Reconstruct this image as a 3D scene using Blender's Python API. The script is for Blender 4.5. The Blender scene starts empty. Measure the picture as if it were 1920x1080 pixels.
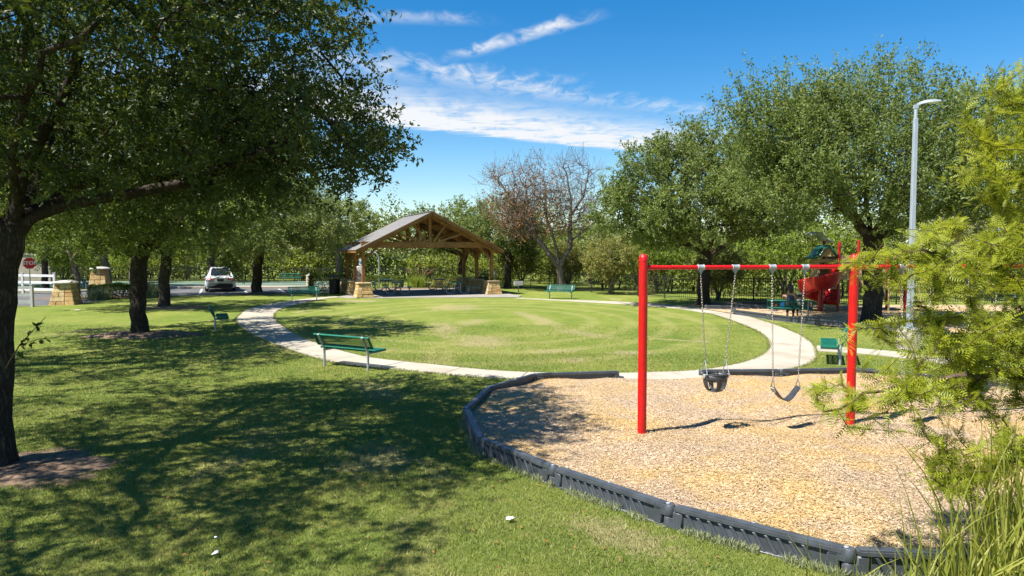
import bpy, bmesh, math, random
import numpy as np
from mathutils import Vector, Matrix, Euler

R = math.radians
scene = bpy.context.scene
col = scene.collection

# ------------------------------------------------------------------ camera
cam_d = bpy.data.cameras.new('camera')
cam = bpy.data.objects.new('camera', cam_d)
col.objects.link(cam)
cam.location = (0, 0, 2.66)
cam.rotation_euler = (R(90 - 3.0), 0, 0)
cam_d.sensor_width = 36.0
cam_d.lens = 24.375
cam_d.clip_end = 2000
scene.camera = cam

# ------------------------------------------------------------------ light
SUN_AZ, SUN_EL = 32.0, 58.0          # direction shadows fall (from +X), sun height
light_dir = Vector((math.cos(R(SUN_AZ)) * math.cos(R(SUN_EL)),
                    math.sin(R(SUN_AZ)) * math.cos(R(SUN_EL)), -math.sin(R(SUN_EL))))
sun_d = bpy.data.lights.new('sun', 'SUN')
sun_d.energy = 5.0
sun_d.angle = R(0.53)
sun_d.color = (1.0, 0.955, 0.87)
sun = bpy.data.objects.new('sun', sun_d)
sun.rotation_euler = light_dir.to_track_quat('-Z', 'Y').to_euler()
sun.location = (-20, -10, 40)
col.objects.link(sun)

scene.view_settings.view_transform = 'Standard'
scene.view_settings.look = 'None'
scene.view_settings.exposure = 1.3
scene.view_settings.gamma = 1.0
scene.cycles.use_denoising = True
scene.cycles.max_bounces = 6
scene.cycles.diffuse_bounces = 3
scene.cycles.glossy_bounces = 2
scene.cycles.transmission_bounces = 4
scene.cycles.transparent_max_bounces = 6
scene.cycles.sample_clamp_indirect = 4.0


class NT:
    """small helper round a node tree"""
    def __init__(self, tree):
        self.t = tree
        tree.nodes.clear()

    def n(self, typ, **kw):
        nd = self.t.nodes.new(typ)
        for k, v in kw.items():
            setattr(nd, k, v)
        return nd

    def link(self, a, b):
        self.t.links.new(a, b)

    def setin(self, nd, key, val):
        if hasattr(val, 'is_linked') or isinstance(val, bpy.types.NodeSocket):
            self.t.links.new(val, nd.inputs[key])
        else:
            nd.inputs[key].default_value = val

    def math(self, op, a, b=None, c=None, clamp=False):
        nd = self.n('ShaderNodeMath', operation=op)
        nd.use_clamp = clamp
        self.setin(nd, 0, a)
        if b is not None:
            self.setin(nd, 1, b)
        if c is not None:
            self.setin(nd, 2, c)
        return nd.outputs[0]

    def smooth(self, x, lo, hi, a=0.0, b=1.0):
        nd = self.n('ShaderNodeMapRange', interpolation_type='SMOOTHSTEP')
        self.setin(nd, 0, x)
        nd.inputs[1].default_value = lo
        nd.inputs[2].default_value = hi
        nd.inputs[3].default_value = a
        nd.inputs[4].default_value = b
        return nd.outputs[0]

    def noise(self, vec, scale, detail=4, rough=0.55, dist=0.0):
        nd = self.n('ShaderNodeTexNoise')
        if vec is not None:
            self.link(vec, nd.inputs['Vector'])
        nd.inputs['Scale'].default_value = scale
        nd.inputs['Detail'].default_value = detail
        nd.inputs['Roughness'].default_value = rough
        nd.inputs['Distortion'].default_value = dist
        return nd.outputs[0]

    def mapping(self, vec, scale=(1, 1, 1), rot=(0, 0, 0), loc=(0, 0, 0)):
        nd = self.n('ShaderNodeMapping')
        self.link(vec, nd.inputs[0])
        nd.inputs['Scale'].default_value = scale
        nd.inputs['Rotation'].default_value = rot
        nd.inputs['Location'].default_value = loc
        return nd.outputs[0]

    def mix(self, fac, a, b):
        nd = self.n('ShaderNodeMix', data_type='RGBA')
        self.setin(nd, 0, fac)
        for i, v in ((6, a), (7, b)):
            if isinstance(v, (tuple, list)):
                nd.inputs[i].default_value = (*v[:3], 1)
            else:
                self.link(v, nd.inputs[i])
        return nd.outputs[2]


# ------------------------------------------------------------------ world: sky with a cirrus layer
world = bpy.data.worlds.new('World')
scene.world = world
world.use_nodes = True
w = NT(world.node_tree)
sky = w.n('ShaderNodeTexSky', sky_type='NISHITA')
sky.sun_disc = False
sky.sun_elevation = R(SUN_EL)
sky.sun_rotation = math.atan2(-light_dir.x, -light_dir.y)
sky.altitude = 200
sky.air_density = 1.0
sky.dust_density = 0.35
sky.ozone_density = 1.6
hs = w.n('ShaderNodeHueSaturation')
hs.inputs['Saturation'].default_value = 1.5
hs.inputs['Value'].default_value = 1.0
w.link(sky.outputs[0], hs.inputs['Color'])
bg = w.n('ShaderNodeBackground')
bg.inputs[1].default_value = 0.068
w.link(hs.outputs[0], bg.inputs[0])
tc = w.n('ShaderNodeTexCoord')
sep = w.n('ShaderNodeSeparateXYZ')
w.link(tc.outputs['Generated'], sep.inputs[0])
dz = w.math('MAXIMUM', sep.outputs[2], 0.03)
U = w.math('DIVIDE', sep.outputs[0], dz)          # position on a flat layer one unit up
V = w.math('DIVIDE', sep.outputs[1], dz)
cmb = w.n('ShaderNodeCombineXYZ')
w.link(U, cmb.inputs[0]); w.link(V, cmb.inputs[1])
UV = cmb.outputs[0]
up = w.smooth(sep.outputs[2], 0.03, 0.12)


def lin(au, av, c):
    return w.math('ADD', w.math('ADD', w.math('MULTIPLY', U, au), w.math('MULTIPLY', V, av)), c)


tx, ty = 0.837, 0.546
fine = w.noise(w.mapping(UV, (1.1, 2.0, 1), (0, 0, R(-25))), 2.2, 7, 0.58, 0.9)
fine2 = w.noise(w.mapping(UV, (3.2, 1.5, 1), (0, 0, R(35))), 2.6, 6, 0.58, 0.7)
big = w.noise(UV, 0.7, 3, 0.5)
# long cirrus bank
s_ = lin(tx, ty, -(-1.04 * tx + 5.6 * ty))
n_ = w.math('ADD', lin(ty, -tx, -(-1.04 * ty - 5.6 * tx)), w.math('MULTIPLY', w.math('SUBTRACT', fine, 0.5), 0.5))
edge = w.smooth(n_, -0.05, 0.28)
body = w.math('SUBTRACT', 1.0, w.smooth(n_, 0.25, 1.75))
along = w.math('MULTIPLY', w.smooth(s_, -2.6, -0.6), w.math('SUBTRACT', 1.0, w.smooth(s_, 2.2, 3.6)))
m1 = w.math('MULTIPLY', w.math('MULTIPLY', edge, body), along)
m1 = w.math('MULTIPLY', m1, w.smooth(w.math('ADD', fine, w.math('MULTIPLY', fine2, 0.5)), 0.34, 1.05))
m1 = w.math('MULTIPLY', m1, 2.2)


def streak(u0, v0, u1, v1, wid, amp, seed_scale):
    L = math.hypot(u1 - u0, v1 - v0)
    ax, ay = (u1 - u0) / L, (v1 - v0) / L
    s = lin(ax, ay, -(u0 * ax + v0 * ay))
    n = lin(-ay, ax, -(-u0 * ay + v0 * ax))
    n = w.math('ADD', n, w.math('MULTIPLY', w.math('SUBTRACT', fine2, 0.5), wid * 1.3))
    a = w.math('SUBTRACT', 1.0, w.smooth(w.math('ABSOLUTE', n), 0.0, wid))
    b = w.math('MULTIPLY', w.smooth(s, -0.25 * L, 0.2 * L), w.math('SUBTRACT', 1.0, w.smooth(s, 0.75 * L, 1.1 * L)))
    m = w.math('MULTIPLY', w.math('MULTIPLY', a, b), w.smooth(fine2, 0.3, 0.75))
    return w.math('MULTIPLY', m, amp)


m2 = streak(-0.22, 3.55, 0.36, 2.97, 0.11, 1.3, 1)
m3 = streak(-1.1, 3.6, 0.35, 4.35, 0.36, 0.85, 2)
m4 = streak(-0.9, 3.0, -0.1, 3.05, 0.12, 0.6, 3)
m5 = streak(-0.1, 4.3, 1.7, 5.2, 0.30, 0.55, 4)
m6 = w.math('MULTIPLY', w.smooth(big, 0.62, 0.8), w.smooth(fine, 0.5, 0.8))
m6 = w.math('MULTIPLY', m6, 0.5)
tot = w.math('ADD', w.math('ADD', w.math('ADD', m1, m2), w.math('ADD', m3, m4)), w.math('ADD', m5, m6))
tot = w.math('MULTIPLY', w.math('MULTIPLY', tot, up), 0.85, clamp=True)
cbg = w.n('ShaderNodeBackground')
cbg.inputs[0].default_value = (0.93, 0.96, 1.0, 1)
cbg.inputs[1].default_value = 0.40
mx = w.n('ShaderNodeMixShader')
w.link(tot, mx.inputs[0]); w.link(bg.outputs[0], mx.inputs[1]); w.link(cbg.outputs[0], mx.inputs[2])
wo = w.n('ShaderNodeOutputWorld')
w.link(mx.outputs[0], wo.inputs[0])


# ------------------------------------------------------------------ object helpers
def tag(o, label=None, cat=None, group=None, kind=None):
    if label: o['label'] = label
    if cat: o['category'] = cat
    if group: o['group'] = group
    if kind: o['kind'] = kind
    return o


def empty(name, loc, rz=0, label=None, cat=None, group=None, kind=None):
    o = bpy.data.objects.new(name, None)
    o.empty_display_size = 0.2
    o.location = loc
    o.rotation_euler = (0, 0, rz)
    col.objects.link(o)
    return tag(o, label, cat, group, kind)


def link_obj(name, me, mat, parent=None):
    o = bpy.data.objects.new(name, me)
    if mat is not None and len(me.materials) == 0:
        me.materials.append(mat)
    if parent: o.parent = parent
    col.objects.link(o)
    return o


KIDS = {}


def copy_tree(o, parent=None):
    c = o.copy()
    col.objects.link(c)
    c.parent = parent
    for ch in [x for x in o.children]:
        copy_tree(ch, c)
    return c


class MB:
    def __init__(self):
        self.v = []; self.f = []

    def add(self, vs, fs):
        b = len(self.v)
        self.v += [tuple(p) for p in vs]
        self.f += [tuple(i + b for i in f) for f in fs]
        return self

    def box(self, c, s, rot=None):
        x, y, z = s[0] / 2, s[1] / 2, s[2] / 2
        vs = [Vector(p) for p in ((-x, -y, -z), (x, -y, -z), (x, y, -z), (-x, y, -z), (-x, -y, z), (x, -y, z), (x, y, z), (-x, y, z))]
        if rot is not None:
            M = Euler(rot).to_matrix()
            vs = [M @ p for p in vs]
        c = Vector(c)
        return self.add([p + c for p in vs], [(3, 2, 1, 0), (4, 5, 6, 7), (0, 1, 5, 4), (1, 2, 6, 5), (2, 3, 7, 6), (3, 0, 4, 7)])

    def bar(self, p, q, wd, ht, up=(0, 0, 1)):
        p, q = Vector(p), Vector(q)
        d = (q - p).normalized()
        u = Vector(up)
        s = d.cross(u)
        if s.length < 1e-4: s = d.cross(Vector((0, 1, 0)))
        s.normalize()
        u = s.cross(d).normalized()
        a, b = s * wd / 2, u * ht / 2
        vs = [p - a - b, p + a - b, p + a + b, p - a + b, q - a - b, q + a - b, q + a + b, q - a + b]
        return self.add(vs, [(0, 1, 2, 3), (7, 6, 5, 4), (4, 5, 1, 0), (5, 6, 2, 1), (6, 7, 3, 2), (7, 4, 0, 3)])

    def tube(self, pts, r, n=8, caps=True, closed=False):
        pts = [Vector(p) for p in pts]
        k = len(pts)
        rr = r if isinstance(r, (list, tuple)) else [r] * k
        ring = []
        prev = None
        for i, p in enumerate(pts):
            if closed:
                d = pts[(i + 1) % k] - pts[i - 1]
            else:
                d = pts[min(i + 1, k - 1)] - pts[max(i - 1, 0)]
            d.normalize()
            if prev is None:
                a = d.cross(Vector((0, 0, 1)))
                if a.length < 0.05: a = d.cross(Vector((1, 0, 0)))
            else:
                a = prev - d * prev.dot(d)
            a.normalize(); prev = a
            b = d.cross(a)
            ring.append([p + (a * math.cos(t) + b * math.sin(t)) * rr[i] for t in [2 * math.pi * j / n for j in range(n)]])
        vs = [q for rg in ring for q in rg]
        fs = []
        m = k if closed else k - 1
        for i in range(m):
            i2 = (i + 1) % k
            for j in range(n):
                j2 = (j + 1) % n
                fs.append((i * n + j, i * n + j2, i2 * n + j2, i2 * n + j))
        if caps and not closed:
            fs.append(tuple(range(n - 1, -1, -1)))
            fs.append(tuple((k - 1) * n + j for j in range(n)))
        return self.add(vs, fs)

    def lathe(self, prof, n=16, c=(0, 0, 0)):
        vs = []; fs = []
        for (r, z) in prof:
            for j in range(n):
                t = 2 * math.pi * j / n
                vs.append((c[0] + r * math.cos(t), c[1] + r * math.sin(t), c[2] + z))
        for i in range(len(prof) - 1):
            for j in range(n):
                j2 = (j + 1) % n
                fs.append((i * n + j, i * n + j2, (i + 1) * n + j2, (i + 1) * n + j))
        fs.append(tuple(range(n - 1, -1, -1)))
        fs.append(tuple((len(prof) - 1) * n + j for j in range(n)))
        return self.add(vs, fs)

    def prism(self, poly, z0, z1):
        n = len(poly)
        vs = [(p[0], p[1], z0) for p in poly] + [(p[0], p[1], z1) for p in poly]
        fs = [tuple(range(n - 1, -1, -1)), tuple(range(n, 2 * n))]
        for i in range(n):
            j = (i + 1) % n
            fs.append((i, j, n + j, n + i))
        return self.add(vs, fs)

    def mesh(self, name, smooth=None, bevel=0.0, seg=1):
        me = bpy.data.meshes.new(name)
        me.from_pydata([tuple(p) for p in self.v], [], self.f)
        bm = bmesh.new(); bm.from_mesh(me)
        bmesh.ops.recalc_face_normals(bm, faces=bm.faces)
        if bevel > 0:
            es = [e for e in bm.edges if len(e.link_faces) == 2 and e.calc_face_angle(0) > R(35)]
            bmesh.ops.bevel(bm, geom=es, offset=bevel, segments=seg, affect='EDGES', clamp_overlap=True)
        bm.to_mesh(me); bm.free()
        if smooth is not None:
            me.shade_smooth()
            me.set_sharp_from_angle(angle=R(smooth))
        return me

    def build(self, name, mat, parent=None, smooth=None, bevel=0.0, seg=1):
        return link_obj(name, self.mesh(name, smooth, bevel, seg), mat, parent)


def np_mesh(name, V, F, attr=None, smooth=False):
    """mesh from numpy arrays, all faces with the same corner count"""
    me = bpy.data.meshes.new(name)
    V = np.ascontiguousarray(V, dtype=np.float32); F = np.ascontiguousarray(F, dtype=np.int32)
    k = F.shape[1]
    me.vertices.add(len(V)); me.vertices.foreach_set('co', V.ravel())
    me.loops.add(F.size); me.loops.foreach_set('vertex_index', F.ravel())
    me.polygons.add(len(F)); me.polygons.foreach_set('loop_start', np.arange(0, F.size, k, dtype=np.int32))
    if smooth:
        me.polygons.foreach_set('use_smooth', np.ones(len(F), dtype=bool))
    if attr is not None:
        a = me.attributes.new('tint', 'FLOAT', 'POINT')
        a.data.foreach_set('value', np.ascontiguousarray(attr, dtype=np.float32))
    me.update(calc_edges=True)
    return me


# ------------------------------------------------------------------ materials
def pmat(name, base, rough=0.6, metal=0.0, spec=0.5, vary=0.0, vscale=3.0, bump=0.0, bscale=40.0, coat=0.0):
    """principled material with gentle procedural variation"""
    m = bpy.data.materials.new(name); m.use_nodes = True
    t = NT(m.node_tree)
    p = t.n('ShaderNodeBsdfPrincipled')
    p.inputs['Roughness'].default_value = rough
    p.inputs['Metallic'].default_value = metal
    p.inputs['Specular IOR Level'].default_value = spec
    p.inputs['Coat Weight'].default_value = coat
    g = t.n('ShaderNodeTexCoord').outputs['Object']
    if vary > 0:
        nz = t.noise(g, vscale, 5, 0.6)
        lo = tuple(c * (1 - vary) for c in base); hi = tuple(min(1, c * (1 + vary)) for c in base)
        t.link(t.mix(t.smooth(nz, 0.3, 0.7), lo, hi), p.inputs['Base Color'])
        rr = t.n('ShaderNodeMapRange'); t.link(nz, rr.inputs[0])
        rr.inputs[3].default_value = max(0.05, rough - 0.1); rr.inputs[4].default_value = min(1, rough + 0.1)
        t.link(rr.outputs[0], p.inputs['Roughness'])
    else:
        p.inputs['Base Color'].default_value = (*base, 1)
    if bump > 0:
        bn = t.n('ShaderNodeBump'); bn.inputs['Strength'].default_value = bump
        bn.inputs['Distance'].default_value = 0.02
        t.link(t.noise(g, bscale, 5, 0.6), bn.inputs['Height'])
        t.link(bn.outputs[0], p.inputs['Normal'])
    o = t.n('ShaderNodeOutputMaterial'); t.link(p.outputs[0], o.inputs[0])
    return m


def leafmat(name, dark, light, trans, rough=0.45, tw=0.35, spec=0.5):
    m = bpy.data.materials.new(name); m.use_nodes = True
    t = NT(m.node_tree)
    at = t.n('ShaderNodeAttribute', attribute_name='tint')
    c = t.mix(at.outputs['Fac'], dark, light)
    p = t.n('ShaderNodeBsdfPrincipled')
    t.link(c, p.inputs['Base Color'])
    p.inputs['Roughness'].default_value = rough
    p.inputs['Specular IOR Level'].default_value = spec
    tr = t.n('ShaderNodeBsdfTranslucent')
    t.link(t.mix(at.outputs['Fac'], tuple(x * 0.8 for x in trans), trans), tr.inputs[0])
    ms = t.n('ShaderNodeMixShader'); ms.inputs[0].default_value = tw
    t.link(p.outputs[0], ms.inputs[1]); t.link(tr.outputs[0], ms.inputs[2])
    o = t.n('ShaderNodeOutputMaterial'); t.link(ms.outputs[0], o.inputs[0])
    return m


def barkmat(name, dark, light, scale=1.0):
    m = bpy.data.materials.new(name); m.use_nodes = True
    t = NT(m.node_tree)
    g = t.n('ShaderNodeTexCoord').outputs['Object']
    v = t.mapping(g, (20 * scale, 20 * scale, 4.2 * scale))
    n1 = t.noise(v, 1.0, 7, 0.66, 0.55)
    n2_ = t.noise(t.mapping(g, (46 * scale, 46 * scale, 20 * scale)), 1.0, 4, 0.6, 0.3)
    ridge = t.math('SUBTRACT', 1.0, t.math('MULTIPLY', t.math('ABSOLUTE', t.math('SUBTRACT', n1, 0.5)), 4.5), clamp=True)
    h = t.math('ADD', t.math('MULTIPLY', t.math('SUBTRACT', 1.0, ridge), 0.65), t.math('MULTIPLY', n2_, 0.5))
    lich = t.smooth(t.noise(g, 2.2, 5, 0.6), 0.55, 0.72)
    c = t.mix(t.smooth(h, 0.25, 0.95), dark, light)
    c = t.mix(t.math('MULTIPLY', lich, 0.45), c, tuple(min(1, x * 1.7 + 0.02) for x in light))
    p = t.n('ShaderNodeBsdfPrincipled'); t.link(c, p.inputs['Base Color'])
    p.inputs['Roughness'].default_value = 0.9; p.inputs['Specular IOR Level'].default_value = 0.15
    b = t.n('ShaderNodeBump'); b.inputs['Strength'].default_value = 0.9; b.inputs['Distance'].default_value = 0.03
    t.link(h, b.inputs['Height']); t.link(b.outputs[0], p.inputs['Normal'])
    o = t.n('ShaderNodeOutputMaterial'); t.link(p.outputs[0], o.inputs[0])
    return m


def grass_colour(t):
    """colour of the turf from its place on the ground: green, dry and worn patches"""
    pos = t.n('ShaderNodeNewGeometry').outputs['Position']
    sp = t.n('ShaderNodeSeparateXYZ'); t.link(pos, sp.inputs[0])
    fl = t.n('ShaderNodeCombineXYZ'); t.link(sp.outputs[0], fl.inputs[0]); t.link(sp.outputs[1], fl.inputs[1])
    g = fl.outputs[0]
    n1 = t.noise(g, 0.35, 4, 0.6)
    n2 = t.noise(g, 1.7, 5, 0.65)
    n3 = t.noise(t.mapping(g, (1, 0.28, 1), (0, 0, R(32))), 0.55, 5, 0.6)
    c = t.mix(t.smooth(n1, 0.35, 0.65), (0.132, 0.182, 0.028), (0.196, 0.225, 0.044))
    c = t.mix(t.math('MULTIPLY', t.smooth(n2, 0.5, 0.75), 0.6), c, (0.34, 0.32, 0.085))
    c = t.mix(t.math('MULTIPLY', t.smooth(n3, 0.56, 0.72), 0.62), c, (0.36, 0.30, 0.135))
    # lush dark clumps
    c = t.mix(t.math('MULTIPLY', t.smooth(t.noise(g, 3.3, 4, 0.6), 0.58, 0.75), 0.55), c, (0.085, 0.15, 0.022))
    # mowing rounds on the oval lawn
    ex = t.math('MULTIPLY', t.math('ADD', sp.outputs[0], 1.0), 1.0 / 9.6); ey = t.math('MULTIPLY', t.math('ADD', sp.outputs[1], -27.0), 1.0 / 12.4)
    dd_ = t.math('SQRT', t.math('ADD', t.math('MULTIPLY', ex, ex), t.math('MULTIPLY', ey, ey)))
    wav = t.math('SINE', t.math('ADD', t.math('MULTIPLY', dd_, 44.0), t.math('MULTIPLY', n2, 3.0)))
    inl = t.math('MULTIPLY', t.smooth(dd_, 1.0, 0.9), t.smooth(dd_, 0.25, 0.45))
    c = t.mix(t.math('MULTIPLY', t.math('MULTIPLY', t.smooth(wav, 0.0, 1.0), inl), 0.42), c, (0.30, 0.285, 0.10))
    nf_ = t.noise(g, 7.0, 4, 0.65)
    # worn places
    for (x, y, rx, ry, rot, k) in WORN:
        ca, sa = math.cos(rot), math.sin(rot)
        ux = t.math('ADD', t.math('MULTIPLY', sp.outputs[0], ca / rx), t.math('ADD', t.math('MULTIPLY', sp.outputs[1], sa / rx), -(x * ca + y * sa) / rx))
        uy = t.math('ADD', t.math('MULTIPLY', sp.outputs[0], -sa / ry), t.math('ADD', t.math('MULTIPLY', sp.outputs[1], ca / ry), -(-x * sa + y * ca) / ry))
        d = t.math('SQRT', t.math('ADD', t.math('MULTIPLY', ux, ux), t.math('MULTIPLY', uy, uy)))
        d = t.math('ADD', d, t.math('ADD', t.math('MULTIPLY', t.math('SUBTRACT', n2, 0.5), 2.0), t.math('MULTIPLY', t.math('SUBTRACT', nf_, 0.5), 2.2)))
        c = t.mix(t.math('MULTIPLY', t.smooth(d, 0.35, 1.0, 1, 0), k), c, (0.36, 0.29, 0.16))
    return c, g


WORN = [(-0.9, 20.5, 1.1, 2.0, 0.2, 0.62), (1.2, 18.5, 1.0, 0.5, 0.3, 0.5), (2.3, 22.5, 0.6, 2.0, 0.5, 0.5), (1.0, 27.5, 0.5, 4.2, 0.25, 0.58), (3.1, 18.2, 0.7, 0.5, 0, 0.6), (-2.4, 24.0, 0.7, 2.6, 0.15, 0.6), (4.9, 20.8, 1.4, 0.22, -0.5, 0.6),
        (-8.3, 37.2, 1.6, 1.1, 0, 0.75), (-2.6, 33.0, 1.4, 2.4, 0, 0.5), (-1.5, 26.0, 0.7, 1.8, -0.3, 0.45), (1.0, 6.4, 0.9, 0.35, -0.8, 0.55),
        (-1.7, 8.8, 0.7, 0.9, 0, 0.45), (-2.6, 13.2, 0.5, 1.6, 0.4, 0.4), (1.5, 16.9, 0.5, 0.5, 0, 0.5)]


def groundmat():
    m = bpy.data.materials.new('turf'); m.use_nodes = True
    t = NT(m.node_tree)
    c, g = grass_colour(t)
    f = t.noise(g, 22, 5, 0.7)
    f2 = t.noise(g, 90, 3, 0.7)
    c = t.mix(t.math('MULTIPLY', t.smooth(f, 0.35, 0.65), 0.45), c, t.mix(0.45, c, (0.055, 0.075, 0.012)))
    p = t.n('ShaderNodeBsdfPrincipled'); t.link(c, p.inputs['Base Color'])
    p.inputs['Roughness'].default_value = 0.9; p.inputs['Specular IOR Level'].default_value = 0.15
    b = t.n('ShaderNodeBump'); b.inputs['Strength'].default_value = 0.8; b.inputs['Distance'].default_value = 0.04
    t.link(t.math('ADD', f, f2), b.inputs['Height']); t.link(b.outputs[0], p.inputs['Normal'])
    o = t.n('ShaderNodeOutputMaterial'); t.link(p.outputs[0], o.inputs[0])
    return m


def blademat():
    m = bpy.data.materials.new('grass_blades'); m.use_nodes = True
    t = NT(m.node_tree)
    c, g = grass_colour(t)
    at = t.n('ShaderNodeAttribute', attribute_name='tint').outputs['Fac']
    c = t.mix(t.math('MULTIPLY', t.smooth(at, 0.5, 1.0), 0.8), c, (0.46, 0.41, 0.19))
    c = t.mix(t.math('MULTIPLY', t.smooth(at, 0.4, 0.0), 0.6), c, (0.11, 0.15, 0.03))
    p = t.n('ShaderNodeBsdfPrincipled'); t.link(c, p.inputs['Base Color'])
    p.inputs['Roughness'].default_value = 0.6; p.inputs['Specular IOR Level'].default_value = 0.25
    tr = t.n('ShaderNodeBsdfTranslucent'); t.link(c, tr.inputs[0])
    ms = t.n('ShaderNodeMixShader'); ms.inputs[0].default_value = 0.35
    t.link(p.outputs[0], ms.inputs[1]); t.link(tr.outputs[0], ms.inputs[2])
    o = t.n('ShaderNodeOutputMaterial'); t.link(ms.outputs[0], o.inputs[0])
    return m


def chipmat(name, chips):
    m = bpy.data.materials.new(name); m.use_nodes = True
    t = NT(m.node_tree)
    pos = t.n('ShaderNodeNewGeometry').outputs['Position']
    patch = t.noise(pos, 0.55, 4, 0.6)
    patch2 = t.noise(pos, 2.4, 4, 0.6)
    pm = t.smooth(t.math('ADD', t.math('MULTIPLY', patch, 0.7), t.math('MULTIPLY', patch2, 0.3)), 0.40, 0.66)
    if chips:
        at = t.n('ShaderNodeAttribute', attribute_name='tint').outputs['Fac']
    else:
        vo = t.n('ShaderNodeTexVoronoi', feature='F1'); vo.inputs['Scale'].default_value = 62
        wv_ = t.n('ShaderNodeVectorMath', operation='ADD'); t.link(pos, wv_.inputs[0])
        nzc = t.n('ShaderNodeTexNoise'); t.link(pos, nzc.inputs['Vector']); nzc.inputs['Scale'].default_value = 14
        sc_ = t.n('ShaderNodeVectorMath', operation='SCALE'); t.link(nzc.outputs[1], sc_.inputs[0]); sc_.inputs['Scale'].default_value = 0.09
        t.link(sc_.outputs[0], wv_.inputs[1]); t.link(wv_.outputs[0], vo.inputs['Vector'])
        spc = t.n('ShaderNodeSeparateColor'); t.link(vo.outputs['Color'], spc.inputs[0])
        at = spc.outputs[0]
    r1 = t.n('ShaderNodeValToRGB'); t.link(at, r1.inputs[0])
    e = r1.color_ramp.elements
    e[0].position = 0.0; e[0].color = (0.17, 0.11, 0.07, 1)
    e[1].position = 1.0; e[1].color = (0.64, 0.55, 0.44, 1)
    for ps, cc in ((0.25, (0.28, 0.195, 0.125, 1)), (0.55, (0.36, 0.26, 0.165, 1)), (0.8, (0.45, 0.34, 0.22, 1))):
        k = e.new(ps); k.color = cc
    r2 = t.n('ShaderNodeValToRGB'); t.link(at, r2.inputs[0])
    e = r2.color_ramp.elements
    e[0].position = 0.0; e[0].color = (0.26, 0.145, 0.05, 1)
    e[1].position = 1.0; e[1].color = (0.66, 0.53, 0.32, 1)
    for ps, cc in ((0.3, (0.36, 0.225, 0.08, 1)), (0.6, (0.45, 0.30, 0.115, 1)), (0.85, (0.52, 0.375, 0.17, 1))):
        k = e.new(ps); k.color = cc
    c = t.mix(pm, r1.outputs[0], r2.outputs[0])
    p = t.n('ShaderNodeBsdfPrincipled'); t.link(c, p.inputs['Base Color'])
    p.inputs['Roughness'].default_value = 0.8; p.inputs['Specular IOR Level'].default_value = 0.2
    b = t.n('ShaderNodeBump'); b.inputs['Strength'].default_value = 0.7; b.inputs['Distance'].default_value = 0.03
    t.link(t.noise(pos, 45, 4, 0.7), b.inputs['Height']); t.link(b.outputs[0], p.inputs['Normal'])
    o = t.n('ShaderNodeOutputMaterial'); t.link(p.outputs[0], o.inputs[0])
    return m


def concretemat(name, base, stain=(0.5, 0.45, 0.36), ks=0.55):
    m = bpy.data.materials.new(name); m.use_nodes = True
    t = NT(m.node_tree)
    pos = t.n('ShaderNodeNewGeometry').outputs['Position']
    a = t.smooth(t.noise(pos, 0.8, 6, 0.65), 0.4, 0.7)
    b_ = t.noise(pos, 30, 4, 0.7)
    tone = t.noise(pos, 0.35, 2, 0.4)
    c = t.mix(t.math('MULTIPLY', a, ks), base, tuple(x * y for x, y in zip(base, (1.2 * stain[0], 1.2 * stain[1], 1.2 * stain[2]))))
    c = t.mix(t.math('MULTIPLY', t.smooth(b_, 0.5, 0.75), 0.18), c, tuple(x * 0.55 for x in base))
    c = t.mix(t.smooth(tone, 0.45, 0.6, 0, 0.12), c, tuple(x * 0.7 for x in base))
    rnd = t.n('ShaderNodeObjectInfo').outputs['Random']
    c = t.mix(t.math('MULTIPLY', rnd, 0.2), c, tuple(x * 0.62 for x in base))
    p = t.n('ShaderNodeBsdfPrincipled'); t.link(c, p.inputs['Base Color'])
    p.inputs['Roughness'].default_value = 0.85; p.inputs['Specular IOR Level'].default_value = 0.25
    bn = t.n('ShaderNodeBump'); bn.inputs['Strength'].default_value = 0.35; bn.inputs['Distance'].default_value = 0.01
    t.link(b_, bn.inputs['Height']); t.link(bn.outputs[0], p.inputs['Normal'])
    o = t.n('ShaderNodeOutputMaterial'); t.link(p.outputs[0], o.inputs[0])
    return m


def woodmat(name, base, dark):
    m = bpy.data.materials.new(name); m.use_nodes = True
    t = NT(m.node_tree)
    g = t.n('ShaderNodeTexCoord').outputs['Object']
    n1 = t.noise(g, 2.2, 5, 0.6)
    n2 = t.noise(t.mapping(g, (14, 14, 14)), 1.6, 4, 0.7, 1.2)
    c = t.mix(t.smooth(n1, 0.35, 0.7), base, dark)
    c = t.mix(t.math('MULTIPLY', t.smooth(n2, 0.45, 0.7), 0.45), c, dark)
    p = t.n('ShaderNodeBsdfPrincipled'); t.link(c, p.inputs['Base Color'])
    p.inputs['Roughness'].default_value = 0.65; p.inputs['Specular IOR Level'].default_value = 0.3
    o = t.n('ShaderNodeOutputMaterial'); t.link(p.outputs[0], o.inputs[0])
    return m


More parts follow.
